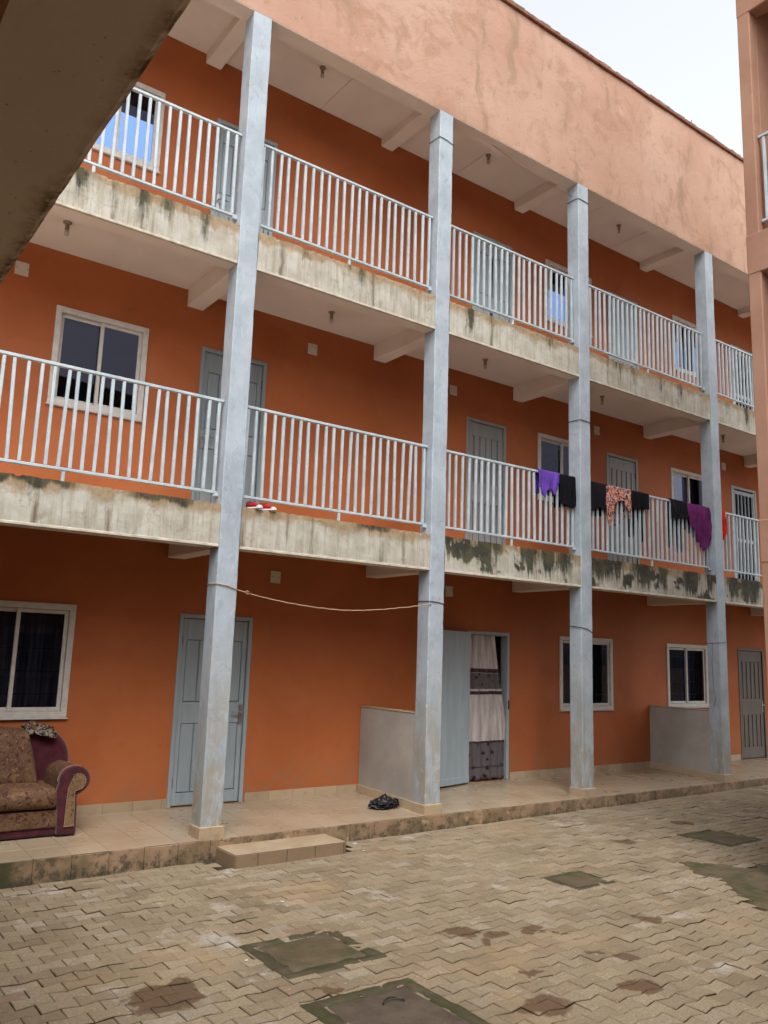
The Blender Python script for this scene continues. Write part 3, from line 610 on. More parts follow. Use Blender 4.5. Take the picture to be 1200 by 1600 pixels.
# ---------------- doors
def handle(dr, x, z, y, side):
    MB().bbox(x-.02, x+.02, y-.010, y, z-.11, z+.11, .003).build('handle_plate', 'steel', dr)
    MB().tube([(x, y-.005, z+.03), (x, y-.05, z+.03), (x-side*.03, y-.055, z+.03), (x-side*.12, y-.052, z+.03)], .009, 8).build('handle', 'steel', dr)
def door_frame(x0, x1, z0, z1, mat, dr, proud=.012):
    f_ = .045; mb = MB()
    mb.bbox(x0, x0+f_, D-proud, D+.12, z0, z1, .003).bbox(x1-f_, x1, D-proud, D+.12, z0, z1, .003).bbox(x0+f_, x1-f_, D-proud, D+.12, z1-f_, z1, .003)
    return mb.build('door_frame', mat, dr)
def panel_door(x0, x1, z0, z1, mat, style, hinge='l', hole_handle=True):
    f_ = .048; a_, b_ = x0+f_+.003, x1-f_-.003; zt = z1-f_-.004; zb_ = z0+.012; y = D+.012
    dr = MB().box(a_, b_, y+.026, y+.05, zb_, zt).build('door', mat, bd); door_frame(x0, x1, z0, z1, mat, dr)
    H = zt-zb_; W = b_-a_; s_ = .055
    def rail(p, q, c_, d_, nm='door_rail'): MB().bbox(p, q, y, y+.026, c_, d_, .005).build(nm, mat, dr)
    rail(a_, a_+s_, zb_, zt, 'door_stile'); rail(b_-s_, b_, zb_, zt, 'door_stile')
    if style == 'plank':
        zs = [0, .065, .43, .545, .885, 1.0]; zs = [zb_+H*k for k in zs]
        rail(a_+s_, b_-s_, zs[0], zs[1]); rail(a_+s_, b_-s_, zs[2], zs[3]); rail(a_+s_, b_-s_, zs[4], zs[5])
        xm = (a_+b_)/2; bw = (W-2*s_)/4.7
        for c_, d_ in ((zs[1], zs[2]), (zs[3], zs[4])):
            for k in range(2):
                for sgn in (-1, 1):
                    xx_ = a_+s_+.006+k*(bw+.011) if sgn < 0 else b_-s_-.006-k*(bw+.011)-bw
                    top = d_-.006; MB().bbox(xx_, xx_+bw, y+.004, y+.026, c_+.008, top, .006).build('panel_board', mat, dr)
            mb = MB(); c0 = a_+s_+.034+2*bw; c1 = b_-s_-.034-2*bw
            mb.prism_xz([(c0, c_+.05), (c1, c_+.05), (c1, d_-.05), (c1-.03, d_-.02), (c0+.03, d_-.02), (c0, d_-.05)], y+.012, y+.0262); mb.build('panel_board', mat, dr)
    else:
        zs = [zb_+H*k for k in ((0, .10, .40, .55, .90, 1.0))]
        rail(a_+s_, b_-s_, zs[0], zs[1]); rail(a_+s_, b_-s_, zs[2], zs[3]); rail(a_+s_, b_-s_, zs[4], zs[5])
        g = .028; nb = 4; m0 = a_+s_+.07; m1 = b_-s_-.07; bw = (m1-m0-(nb-1)*g)/nb
        for c_, d_ in ((zs[1], zs[2]), (zs[3], zs[4])):
            MB().bbox(a_+s_, m0-g, y+.001, y+.026, c_, d_, .003).build('panel_board', mat, dr); MB().bbox(m1+g, b_-s_, y+.001, y+.026, c_, d_, .003).build('panel_board', mat, dr)
            for k in range(nb):
                xx_ = m0+k*(bw+g); MB().bbox(xx_, xx_+bw, y+.002, y+.026, c_-.002, d_+.002, .006, 2).build('panel_board', mat, dr)
    if hinge == 'l': handle(dr, b_-.035, zb_+H*.475, y, 1); hx = a_-.004
    else: handle(dr, a_+.035, zb_+H*.475, y, -1); hx = b_+.004
    for k in (.12, .88): MB().tube([(hx, y-.008, zb_+H*k-.05), (hx, y-.008, zb_+H*k+.05)], .009, 6).build('hinge', 'dark_metal', dr)
    return dr
panel_door(*DOOR[0][0], 'door_pale', 'plank', 'l')
panel_door(*DOOR[1][0], 'door', 'plank', 'r')
panel_door(*DOOR[2][0], 'door_pale', 'plank', 'r')
panel_door(*DOOR[1][1], 'door_warm', 'slot', 'l'); panel_door(*DOOR[1][2], 'door_warm', 'slot', 'r')
panel_door(*DOOR[2][1], 'door_pale', 'plank', 'l'); panel_door(*DOOR[2][2], 'door_pale', 'slot', 'l')
panel_door(*DOOR[0][2], 'door_shaded', 'slot', 'l')
# open leaf beside the curtained doorway
x0, x1, z0, z1 = DOOR[0][1]
hx, hy, la = x0+.01, D-.03, math.radians(13)
def leaf_box(p, q, t0, t1, za, zb, nm, par):
    mb = MB().bbox(p, q, t0, t1, za, zb, .003)
    mb.v = [(hx-a_*math.cos(la)-b_*math.sin(la)*0, hy-a_*math.sin(la)-b_, c_) for a_, b_, c_ in mb.v]; return mb.build(nm, 'door_pale', par)
dr = leaf_box(.012, .80, 0, .042, z0+.015, z1-.02, 'door', bd); tag(dr, 'open plain grey door leaf folded back against the wall')
leaf_box(.012, .80, .0425, .049, z0+.02, z0+.11, 'kick_board', dr); door_frame(x0, x1, z0, z1, 'door_pale', dr)
for z in (.3, 1.1, 1.85): MB().tube([(hx+.004, D-.022, z-.05), (hx+.004, D-.022, z+.05)], .010, 6).build('hinge', 'dark_metal', dr)
MB().bbox(x1-.03, x1+.005, D-.018, D-.0125, 1.03, 1.16, .003).build('strike_plate', 'dark_metal', dr)
# pale metal doors with glass behind bars at the far right
for (x0, x1, z0, z1) in (DOOR[1][3], DOOR[2][3]):
    f_ = .05; y = D+.0; mb = MB()
    mb.bbox(x0+.05, x0+.05+f_, y, y+.03, z0+.01, z1-.05, .004).bbox(x1-.05-f_, x1-.05, y, y+.03, z0+.01, z1-.05, .004)
    for k in (0.01, .47, .93): mb.bbox(x0+.05+f_, x1-.05-f_, y+.001, y+.029, z0+(z1-z0)*k, z0+(z1-z0)*k+.07, .004)
    dr = mb.build('metal_door', 'rail', bd); door_frame(x0, x1, z0, z1, 'rail', dr)
    MB().box(x0+.1, x1-.1, y+.032, y+.036, z0+.05, z1-.08).build('pane', 'glass', dr)
    for k in range(6):
        xx_ = x0+.13+(x1-x0-.26)*k/5; MB().bbox(xx_-.012, xx_+.012, y+.004, y+.026, z0+.08, z1-.1, .003).build('door_bar', 'rail', dr)
# ---------------- lamps and plates
for (x, y, z) in ((-1.572, 0.639, 5.92), (1.661, 0.768, 5.92), (4.221, 0.726, 5.92), (6.752, 0.713, 5.92), (10.169, 0.724, 5.92), (1.271, 0.621, 9.038), (4.168, 0.654, 9.038), (7.246, 0.715, 9.038), (1.3, 0.75, 2.97), (4.1, 0.75, 2.97), (-1.6, 0.75, 9.038)):
    o = MB().lathe([(0, 0), (.042, 0), (.042, -.010), (.026, -.018), (.020, -.05), (.023, -.052), (.023, -.082), (0, -.085)], (x, y, z), 14).build('lamp_holder', 'brown_holder', bd)
    MB().lathe([(0, -.08), (.016, -.085), (.026, -.11), (.026, -.125), (.016, -.142), (0, -.147)], (x, y, z), 12).build('bulb', 'bulb', o, True)
for (x, z) in ((1.381, 2.633), (4.143, 2.658), (1.741, 5.616), (4.155, 5.597), (7.358, 5.595), (11.135, 5.589), (-1.815, 5.603)):
    o = MB().bbox(x-.068, x+.068, D-.014, D-.0005, z-.072, z+.072, .004).build('junction_plate', 'plate', bd)
    for sx in (-1, 1): MB().lathe([(0, 0), (.006, 0)], (0, 0, 0), 6) and MB().bbox(x+sx*.05-.004, x+sx*.05+.004, D-.0165, D-.0135, z-.004, z+.004, .001).build('screw', 'dark_metal', o)

# ------------------------------------------------------------------ right wing
rw = empty('apartment_wing', (7, -7, 0), 'salmon painted wing with balcony openings at the right edge of the courtyard', 'building')
WX, WY1, WY0 = 4.23, -3.21, -12.4
mb = MB()
def rbox_(nm, mat, *a, bev=.01): return MB().bbox(*a, bev).build(nm, mat, rw)
for y in (WY1-.14, -6.35, -9.4, WY0):
    rbox_('pillar', 'salmon', WX, WX+.13, y, y+(.14 if y > -4 else .22), -.3, 8.8)
for (za, zb) in ((2.75, 3.18), (5.74, 6.18)):
    rbox_('balcony_beam', 'salmon', WX-.006, WX+.17, WY0, WY1+.004, za, zb); rbox_('balcony_slab', 'ceiling', WX+.17, 10, WY0, WY1-.14, za+.27, zb-.008, bev=.004)
rbox_('parapet_wall', 'salmon', WX-.004, WX+.17, WY0, WY1+.003, 8.75, 10.95); rbox_('roof_slab', 'ceiling', WX+.17, 10, WY0, WY1-.14, 9.2, 9.35, bev=.004)
rbox_('balcony_floor', 'tile', WX-.04, 10, WY0, WY1-.14, -.3, -.005, bev=.004)
rbox_('coping', 'coping', WX-.04, WX+.22, WY0-.05, WY1+.04, 10.95, 11.0)
rbox_('gable_wall', 'salmon', WX+.131, 10, WY1-.14, WY1-.002, -.3, 10.94)
for l, (za, zb) in enumerate(((0, 3.0), (3.17, 6.0), (6.17, 9.2))):
    rbox_('gallery_wall', 'orange', WX+1.7, WX+1.9, WY0, WY1-.145, za, zb, bev=.003)
for zt in (4.275, 7.285):
    for ya, yb in ((-6.13, WY1-.142), (-9.18, -6.352)):
        r = MB().bbox(WX+.05, WX+.09, ya, yb, zt-.03, zt, .004).bbox(WX+.052, WX+.088, ya, yb, zt-.985, zt-.957, .004).build('railing', 'rail', rw)
        y = yb-.06
        while y > ya+.03: inst('baluster', bal, r, (WX+.07, y, zt-.955)); y -= RS

# ------------------------------------------------------------------ left wing (the photographer stands under its gallery)
lw_ = empty('gallery_wing', (-4, -6, 0), 'concrete gallery slab overhead at upper left with rust-stained edge', 'building')
LX0, LX1, LY0, LY1 = -3.305, -3.072, -12.4, -.25
def lbox(nm, mat, *a, bev=.006): return MB().bbox(*a, bev).build(nm, mat, lw_)
mb = MB(); ny = 320
def jag(y, s_): return .002*fbm(y*4, s_, 0)+.0025*fbm(y*25, s_, 1)
for i in range(ny+1):
    y = LY0+(LY1-LY0)*i/ny; e = LX1+jag(y, 0)
    mb.v += [(LX0, y, 3.18), (LX0, y, 2.75), (LX1-.10, y, 2.75), (e-.014, y, 2.7505), (e, y, 2.762+.004*fbm(y*15, 3, 0)), (LX1, y, 2.80), (LX1, y, 3.18)]
for i in range(ny):
    for k in range(7): mb.f.append((i*7+k, i*7+(k+1) % 7, (i+1)*7+(k+1) % 7, (i+1)*7+k))
mb.build('edge_beam', 'soffit', lw_)
lbox('floor_slab', 'soffit', -8, LX0, LY0, LY1, 3.0, 3.17)
lbox('gallery_wall', 'orange', -5.1, -4.95, LY0, LY1, -.2, 3.0)
lbox('gallery_floor', 'tile', -8, LX1+.03, LY0, LY1, -.4, -.004)
for y in (-1.6, -4.45, -7.95, -11.6): lbox('column', 'column', LX0+.012, LX1-.008, y, y+.22, -.004, 2.75)
for zt in (4.275,):
    for ya, yb in ((-4.23, -1.602), (-7.73, -4.452), (-11.38, -7.952)):
        r = MB().bbox(-3.21, -3.17, ya, yb, zt-.03, zt, .004).bbox(-3.208, -3.172, ya, yb, zt-.985, zt-.957, .004).build('railing', 'rail', lw_)

# ------------------------------------------------------------------ building closing the court behind the camera (seen in the window reflections)
ob = empty('apartment_block', (1, -14, 0), 'orange block closing the courtyard, mirrored dark in the window glass', 'building')
MB().bbox(-8, 12, -18, -12.6, -.3, 8.0, .02).build('wall', 'salmon', ob)
MB().prism_xz([(-8.3, 8.0), (12.3, 8.0), (12.3, 8.15), (2.0, 8.9), (-8.3, 8.15)], -18.3, -12.3).build('roof', 'coping_top', ob)
for z in (.9, 4.2):
    for x in (-6, -2.2, 1.4, 5, 8.6):
        wn = MB().bbox(x, x+1.3, -12.62, -12.56, z, z+1.2, .01).build('window', 'frame', ob)
        MB().box(x+.08, x+.62, -12.556, -12.552, z+.08, z+1.12).build('pane', 'grille', wn); MB().box(x+.68, x+1.22, -12.556, -12.552, z+.08, z+1.12).build('pane', 'grille', wn)

# ------------------------------------------------------------------ covers and moss patches in the paving
CL = ['square mossy concrete cover sunk in the pavers, nearest the entrance step', 'reddish muddy concrete cover with a bent wire handle at the bottom edge', 'small green mossy cover alone in the middle of the paving',
      'brown mossy cover farthest right, near the far plinth']
for k, (a_, b_, c_, d_) in enumerate(COVERS):
    zc = gz((a_+b_)/2)+.013; e = empty('drain_cover', ((a_+b_)/2, (c_+d_)/2, zc), CL[k], 'drain cover', 'drain covers in the paving')
    mb = MB(); nn = 26; g = 13
    per = []
    ix = .05 if k < 2 else .03
    for i in range(g+1):
        for j in range(g+1):
            x = a_+ix+(b_-a_-2*ix)*i/g; y = c_+ix+(d_-c_-2*ix)*j/g; ed = min(i, j, g-i, g-j)
            jx = .012*fbm(x*9, y*9, 1) if ed == 0 else 0; jy = .012*fbm(x*9, y*9, 5) if ed == 0 else 0
            mb.v.append((x+jx, y+jy, zc-.006+.006*fbm(x*5, y*5, 2)-(.03 if ed == 0 else 0)))
    for i in range(g):
        for j in range(g): q = i*(g+1)+j; mb.f.append((q, q+g+1, q+g+2, q+1))
    mb.build('slab', 'mud_cover' if k == 1 else 'cover', e, True)
    mb = MB(); seg = 60
    for i in range(seg):
        t = i/seg*4; s_ = int(t); f_ = t-s_
        cr = [(a_, c_), (b_, c_), (b_, d_), (a_, d_)]; p, q = cr[s_], cr[(s_+1) % 4]; x = p[0]+(q[0]-p[0])*f_; y = p[1]+(q[1]-p[1])*f_
        cx_, cy_ = (a_+b_)/2, (c_+d_)/2; j1 = 1.03+.035*fbm(x*8, y*8, 3); j2 = 1-ix*1.5/((b_-a_)/2)*(1+.5*fbm(x*10, y*10, 6))
        mb.v += [(cx_+(x-cx_)*(j1+.03), cy_+(y-cy_)*(j1+.03), zc-.022), (cx_+(x-cx_)*j1, cy_+(y-cy_)*j1, zc-.010+.006*fbm(x*12, y*12, 0)), (cx_+(x-cx_)*j2, cy_+(y-cy_)*j2, zc-.008+.008*fbm(x*12, y*12, 4)), (cx_+(x-cx_)*(j2-.015), cy_+(y-cy_)*(j2-.015), zc-.03)]
    for i in range(seg):
        for q in range(3): n2 = (i+1) % seg; mb.f.append((i*4+q, i*4+q+1, n2*4+q+1, n2*4+q))
    mb.build('mossy_surround', 'cover_edge', e, True)
    if k == 1:
        hx, hy = -.38, -3.52; MB().tube([(hx+.07*math.cos(t*.35)-.0, hy+.05*math.sin(t*.35), zc+.002+.012*math.sin(t*.35)) for t in range(0, 9)], .005, 6).build('wire_handle', 'dark_metal', e)
mb = MB(); g = 60; idx = {}
xs = [p[0] for p in MUD]; ys = [p[1] for p in MUD]
for i in range(g+1):
    for j in range(g+1):
        x = min(xs)-.15+(max(xs)-min(xs)+.3)*i/g; y = min(ys)-.15+(max(ys)-min(ys)+.3)*j/g
        inside = inpoly(x+.05*fbm(x*7, y*7, 0), y+.05*fbm(x*7, y*7, 5), MUD)
        idx[i, j] = len(mb.v); mb.v.append((x, y, gz(x)+(.004+.010*fbm(x*4, y*4, 1)+.006*fbm(x*18, y*18, 2) if inside else -.030)))
for i in range(g):
    for j in range(g): mb.f.append((idx[i, j], idx[i+1, j], idx[i+1, j+1], idx[i, j+1]))
tag(mb.build('moss_patch', 'moss', None, True), 'irregular patch of moss and mud where pavers are missing', 'moss', None, 'stuff')

# ------------------------------------------------------------------ twine and wires
pts = [(.229, -.012, 2.337), (.442, -.012, 2.294), (.739, -.012, 2.252), (1.1, -.012, 2.22), (1.45, -.012, 2.207), (1.75, -.012, 2.222), (2.048, -.012, 2.252), (2.4, -.012, 2.30), (2.72, -.012, 2.35)]
fine = []
for i in range(len(pts)-1):
    for k in range(5): t = k/5; fine.append([pts[i][c]+(pts[i+1][c]-pts[i][c])*t+(.003*math.sin(i*7+k*3) if c else 0) for c in range(3)])
fine.append(list(pts[-1])); mb = MB().tube(fine, .0055, 5)
mb.tube([(-.006, -.014, 2.385), (.112, -.016, 2.372), (.23, -.014, 2.338), (.234, .1, 2.34), (.232, .208, 2.35), (.1, .21, 2.37), (-.008, .208, 2.385), (-.01, .1, 2.388)], .0055, 5, True)
mb.tube([(.30, -.012, 2.322), (.33, -.02, 2.335), (.37, -.016, 2.318), (.34, -.012, 2.303)], .005, 5, True)
tag(mb.build('clothes_line', 'string', None, True, (.23, 0, 2.3)), 'brown twine line sagging between the two nearest ground-floor columns', 'clothes line')
def tie(name, x, z, mat, label, dz=.02, r=.005, tail=None):
    w_ = CW; mb = MB().tube([(x-.006, -.012, z), (x+w_*.5, -.013, z-dz*.2), (x+w_+.006, -.012, z-dz), (x+w_+.006, .1, z-dz*.5), (x+w_+.004, CDp+.006, z), (x+.1, CDp+.006, z), (x-.006, CDp+.006, z+dz*.3), (x-.007, .1, z+dz*.2)], r, 5, True)
    if tail: mb.tube([(x-.009, .1+.4*0, z), *[(x-.010, .1+a_, z+b_) for a_, b_ in tail]], r*.7, 5)
    tag(mb.build(name, mat, None, True, (x, 0, z)), label, 'wire', 'wires tied around columns')
tie('wire_tie', CX[3], 2.20, 'wire', 'black wire tied round the ground-floor column in front of the middle window', .07)
tie('wire_tie', CX[4], 2.11, 'wire', 'thin wire round the ground-floor column of the far dividing wall, tail hanging', -.03, .004, [(.02, -.3), (.0, -.75), (-.03, -.85), (.02, -1.0)])
tie('wire_tie', CX[2], 2.385, 'wire', 'wire tied round the column at the right end of the twine line', .02)
tie('wire_tie', CX[3], 5.11, 'wire', 'dark wire round the first-floor column beside the violet laundry', .01)
tie('wire_tie', CX[2], 8.36, 'wire', 'dark wire round the second column at top-floor level', .03)
tie('wire_tie', CX[3], 8.50, 'wire', 'dark wire round the third column at top-floor level', .01)
tag(MB().tube([(2.85, .12, 8.92), (3.5, .12, 8.78), (4.3, .12, 8.66), (5.0, .12, 8.60), (5.37, .12, 8.59)], .0045, 5).build('hanging_cord', 'string', None, True, (2.85, .12, 8.9)), 'thin pale cord hanging under the top-floor ceiling', 'cord')

# ------------------------------------------------------------------ laundry on the first-floor railing
RZ = 4.275
def interp(P, s):
    for i in range(len(P)-1):
        if s <= P[i+1][0]: t = (s-P[i][0])/(P[i+1][0]-P[i][0]+1e-9); t = .5-.5*math.cos(math.pi*max(0, min(1, t))); return P[i][1]+(P[i+1][1]-P[i][1])*t
    return P[-1][1]
def laundry(name, x0, x1, front, back, mat, label, cat, seed=0, folds=1.3, amp=.012, skew=0):
    mb = MB(); nx = 80; nf = 34; na = 8; nb = 18
    for i in range(nx+1):
        s = i/nx; fd = interp(front, s); bd_ = interp(back, s); x = x0+(x1-x0)*s
        col_ = []
        for j in range(nb): t = 1-j/nb; col_.append((x, .108+.034+.02*t*abs(math.sin(s*folds*5+seed)), RZ-bd_*t, bd_*t))
        for j in range(na): a_ = math.pi*j/(na-1); col_.append((x, .108+.033*math.cos(a_), RZ+.006+.010*math.sin(a_), 0))
        for j in range(1, nf+1): t = j/nf; col_.append((x, .108-.036, RZ-fd*t, fd*t))
        for (px, py, pz, d) in col_:
            w_ = min(1, d/.12); fo = amp*w_*(math.sin(s*folds*6.28+seed+2*d)+.35*math.sin(s*folds*11+seed*2+3*d))+amp*1.1*w_*fbm(s*4+seed, d*2.2, seed)+.003*w_*fbm(s*16+seed, d*2.5, seed+4)
            mb.v.append((px+.010*w_*fbm(s*2, d*3, seed+9)+skew*d*w_, py-abs(fo)*(1 if py < .108 else -1), pz+.004*fbm(s*8, seed, 0)))
    c = nb+na+nf
    for i in range(nx):
        for j in range(c-1): mb.f.append((i*c+j, i*c+j+1, (i+1)*c+j+1, (i+1)*c+j))
    o_ = mb.build(name, mat, None, True, ((x0+x1)/2, .108, RZ)); md = o_.modifiers.new('thickness', 'SOLIDIFY'); md.thickness = .007
    return tag(o_, label, cat, 'laundry drying on the first-floor railing')
laundry('vest_top', 4.61, 5.03, [(0, .24), (.10, .22), (.20, .34), (.28, .37), (.36, .27), (.5, .23), (.62, .24), (.72, .31), (.80, .24), (.9, .14), (1, .10)], [(0, .3), (1, .3)], 'c_violet', 'bright violet vest top hung on the railing, leftmost of the laundry', 'clothing', 1)
laundry('trousers', 5.01, 5.345, [(0, .38), (.3, .42), (.7, .45), (1, .41)], [(0, .45), (1, .4)], 'c_black', 'black garment hung beside the violet vest top, next to the column', 'clothing', 2)
laundry('shorts', 5.61, 6.05, [(0, .40), (.3, .41), (.5, .36), (.7, .37), (1, .34)], [(0, .5), (1, .45)], 'c_black2', 'black shorts left of the floral blouse', 'clothing', 3)
laundry('blouse', 6.0, 6.60, [(0, .30), (.08, .50), (.16, .60), (.24, .42), (.34, .26), (.5, .20), (.68, .18), (.78, .30), (.88, .44), (.95, .40), (1, .22)], [(0, .4), (.5, .55), (1, .4)], 'c_floral', 'pink, orange and black floral blouse with hanging sleeves on the railing', 'clothing', 4)
laundry('shorts', 6.585, 7.02, [(0, .26), (.3, .27), (.6, .25), (1, .23)], [(0, .66), (.32, .70), (.45, .38), (.58, .38), (.7, .74), (1, .70)], 'c_black', 'small black shorts right of the floral blouse', 'clothing', 5)
laundry('leggings', 7.565, 7.98, [(0, .28), (.3, .30), (.7, .26), (1, .27)], [(0, .72), (.34, .76), (.46, .34), (.56, .34), (.68, .8), (1, .78)], 'c_black2', 'black leggings folded over the railing left of the plum cloth', 'clothing', 6)
laundry('wrapper', 7.97, 8.61, [(0, .20), (.2, .36), (.42, .60), (.62, .73), (.8, .67), (1, .52)], [(0, .4), (1, .6)], 'c_purple', 'large plum purple cloth hanging beside the fourth column', 'clothing', 7, 2.2, .035)
laundry('shirt', 8.85, 9.06, [(0, .46), (.4, .48), (.7, .42), (1, .36)], [(0, .4), (1, .4)], 'c_red', 'bright red shirt on the railing right of the fourth column', 'clothing', 8, 2, .012, .08)

# ------------------------------------------------------------------ curtain in the doorway
mb = MB(); nx, nz = 120, 46; wxr = 5.084
for i in range(nx+1):
    s = i/nx
    for j in range(nz+1):
        t = j/nz; z = 2.089-2.02*t; xr = wxr+.194*min(1, t*1.5)+.043*t; xl = 4.53; x = xl+(xr-xl)*s
        am = .022*(1-.25*t); ph = s*34+1.4*math.sin(s*7)+.6*math.sin(t*3+s*5)
        y = D+.035+am*math.sin(ph)+.02*fbm(s*5, t*3, 0)
        if j > nz-4: z += .02*fbm(s*9, 0, 4)
        mb.v.append((x+.008*math.cos(ph), y, z))
for i in range(nx):
    for j in range(nz): q = i*(nz+1)+j; mb.f.append((q, q+1, q+nz+2, q+nz+1))
e = mb.build('door_curtain', 'curtain', None, True, (4.95, D+.03, .06)); e.modifiers.new('thickness', 'SOLIDIFY').thickness = .003
tag(e, 'pleated mauve curtain with dark patterned bands hanging in the open doorway', 'curtain')
MB().tube([(4.53, D+.035, 2.08), (5.28, D+.035, 2.08)], .008, 8).build('curtain_rod', 'steel', e)

# ------------------------------------------------------------------ sofa
SX0, SX1 = -2.62, -.94
sf = empty('sofa', (-1.75, 1.1, 0.), 'maroon and brown floral sofa with rolled arms against the wall at left', 'sofa')
def soft(nm, mat, parent, x0, x1, y0, y1, z0, z1, bev=.05, lump=.012, seed=0, shear=0., puff=.03):
    bm = bmesh.new(); bmesh.ops.create_cube(bm, size=1)
    for v in bm.verts: v.co = Vector(((x0+x1)/2+v.co.x*(x1-x0), (y0+y1)/2+v.co.y*(y1-y0), (z0+z1)/2+v.co.z*(z1-z0)))
    bmesh.ops.bevel(bm, geom=bm.edges[:], offset=bev, segments=3, affect='EDGES', profile=.6)
    bmesh.ops.subdivide_edges(bm, edges=[e_ for e_ in bm.edges if e_.calc_length() > .08], cuts=7, use_grid_fill=True)
    c = Vector(((x0+x1)/2, (y0+y1)/2, (z0+z1)/2)); h = Vector(((x1-x0)/2, (y1-y0)/2, (z1-z0)/2))
    for v in bm.verts:
        d = v.co-c; q = Vector((d.x/h.x, d.y/h.y, d.z/h.z)); k = max(0, 1-q.x*q.x)
        if abs(q.z) > .75: v.co.z += puff*k*max(0, 1-q.y*q.y)*(1 if q.z > 0 else .2)
        if abs(q.y) > .75: v.co.y += puff*k*max(0, 1-q.z*q.z)*(1 if q.y > 0 else -1)
        v.co += Vector((1, 1, 1))*lump*fbm(v.co.x*5+seed, v.co.y*5, v.co.z*5); v.co.y += shear*(v.co.z-z0)
    mb = MB(); mb.bm(bm); return mb.build(nm, mat, parent, True)
MB().bbox(SX0+.01, SX1-.02, .71, 1.41, .012, .25, .02, 2).build('base', 'velvet', sf)
MB().bbox(SX0+.2, -1.10, .694, .72, .085, .235, .01, 2).build('front_panel', 'floral', sf)
for a_, b_ in ((-2.44, -1.785), (-1.78, -1.118)):
    soft('seat_cushion', 'floral', sf, a_, b_, .675, 1.27, .255, .425, .05, .01, a_)
prof = []
for i in range(13):
    a_ = math.pi/2*i/12; prof.append((-1.13+.235*math.cos(a_), .60+.285*math.sin(a_)))
prof += [(-1.5, .878), (-1.78, .90), (-2.06, .878)]
for i in range(13):
    a_ = math.pi/2+math.pi/2*i/12; prof.append((-2.43+.235*math.cos(a_), .60+.285*math.sin(a_)))
prof += [(-2.66, .2), (-.9, .2)]
o = MB().prism_xz(prof, 1.21, 1.425).build('backrest', 'velvet', sf); bv = o.modifiers.new('bevel', 'BEVEL'); bv.width = .05; bv.segments = 4; bv.limit_method = 'ANGLE'; smooth_by_angle(o, 60)
for k, (a_, b_) in enumerate(((-1.78, -1.215), (-2.42, -1.80))):
    o = soft('back_cushion', 'floral', sf, a_, b_, .99, 1.17, .41, .90, .06, .014, k*3, .28, .05)
    for v in o.data.vertices:
        hgt = (v.co.z-.41)/.5
        if k == 0: v.co.x -= .10*hgt*max(0, min(1, (v.co.x+root_loc(sf).x+1.75)/.5))
def arm_profile(sg, xo, grow=0.):
    P = [(-.944, .0), (-.950, .2), (-.962, .36)]
    for i in range(15):
        a_ = math.radians(-62+i*(62+190)/14); P.append((-.992+(.138+grow)*math.cos(a_), .492+(.125+grow)*math.sin(a_)))
    P += [(-1.150, .40), (-1.125, .22), (-1.118, .0)]
    return [(xo+sg*(x+.944), z) for x, z in P]
for sg, xo in ((1, SX1), (-1, SX0)):
    ar = MB().prism_xz(arm_profile(sg, xo, -.006), .73, 1.42).build('arm', 'floral', sf); smooth_by_angle(ar, 35)
    fr = MB().prism_xz([(x, max(z, .012)) for x, z in arm_profile(sg, xo, .004)], .672, .731).build('arm_front', 'velvet', ar); bv = fr.modifiers.new('bevel', 'BEVEL'); bv.width = .018; bv.segments = 3; smooth_by_angle(fr, 50)
    ins = [(-.975, .09), (-.985, .30), (-.99, .395)]
    for i in range(10): a_ = math.radians(-75+i*22); ins.append((-.968+.072*math.cos(a_), .478+.072*math.sin(a_)))
    ins += [(-1.052, .42), (-1.058, .25), (-1.06, .09)]; ins = [(xo+sg*(x+.944), z) for x, z in ins]
    MB().prism_xz(ins, .664, .675).build('arm_panel', 'floral_gold', ar)
    mb = MB(); L = []
    for i in range(len(ins)):
        p, q = Vector(ins[i]), Vector(ins[(i+1) % len(ins)]); kk = max(1, int((q-p).length/.013))
        L += [p+(q-p)*t/kk for t in range(kk)]
    for p in L: mb.bbox(p[0]-.004, p[0]+.004, .658, .667, p[1]-.004, p[1]+.004, .0025)
    pr_ = arm_profile(sg, xo, .002)[3:18]
    for y in (.742, 1.235):
        for i in range(len(pr_)-1):
            p, q = Vector(pr_[i]), Vector(pr_[i+1])
            for t in (0, .33, .66): v = p+(q-p)*t; mb.bbox(v[0]-.005, v[0]+.005, y-.005, y+.005, v[1]-.005, v[1]+.005, .0025)
    tag(mb.build('stud_trim', 'stud', ar), kind='stuff')
sf.location += Vector((-.024, -.107, .024))                 # pushed towards the camera along the line of sight to stand on the sloping gallery floor, back to the wall
# patterned scarf thrown over the top of the sofa
mb = MB(); g = 34
for i in range(g+1):
    for j in range(g+1):
        s, t = i/g, j/g; x = -1.34+.29*s+.03*fbm(t*5, s*3, 2); y = 1.18+.26*t; top = .896-.0*abs(x)
        if x > -1.13: top = .60+.285*math.sqrt(max(0, 1-((x+1.13)/.235)**2))
        edge = max(0, (1.27-y)/.09); z = top+.012+abs(.055*fbm(s*5, t*5, 1))+.03*math.exp(-((s-.25)/.22)**2)-.07*edge
        mb.v.append((x-.024, y-.145, z+.024))
for i in range(g):
    for j in range(g): q = i*(g+1)+j; mb.f.append((q, q+g+1, q+g+2, q+1))
o = mb.build('scarf', 'c_scarf', None, True, (-1.2, 1.3, .9)); o.modifiers.new('thickness', 'SOLIDIFY').thickness = .004; tag(o, 'crumpled black and white patterned scarf on top of the sofa back', 'scarf')

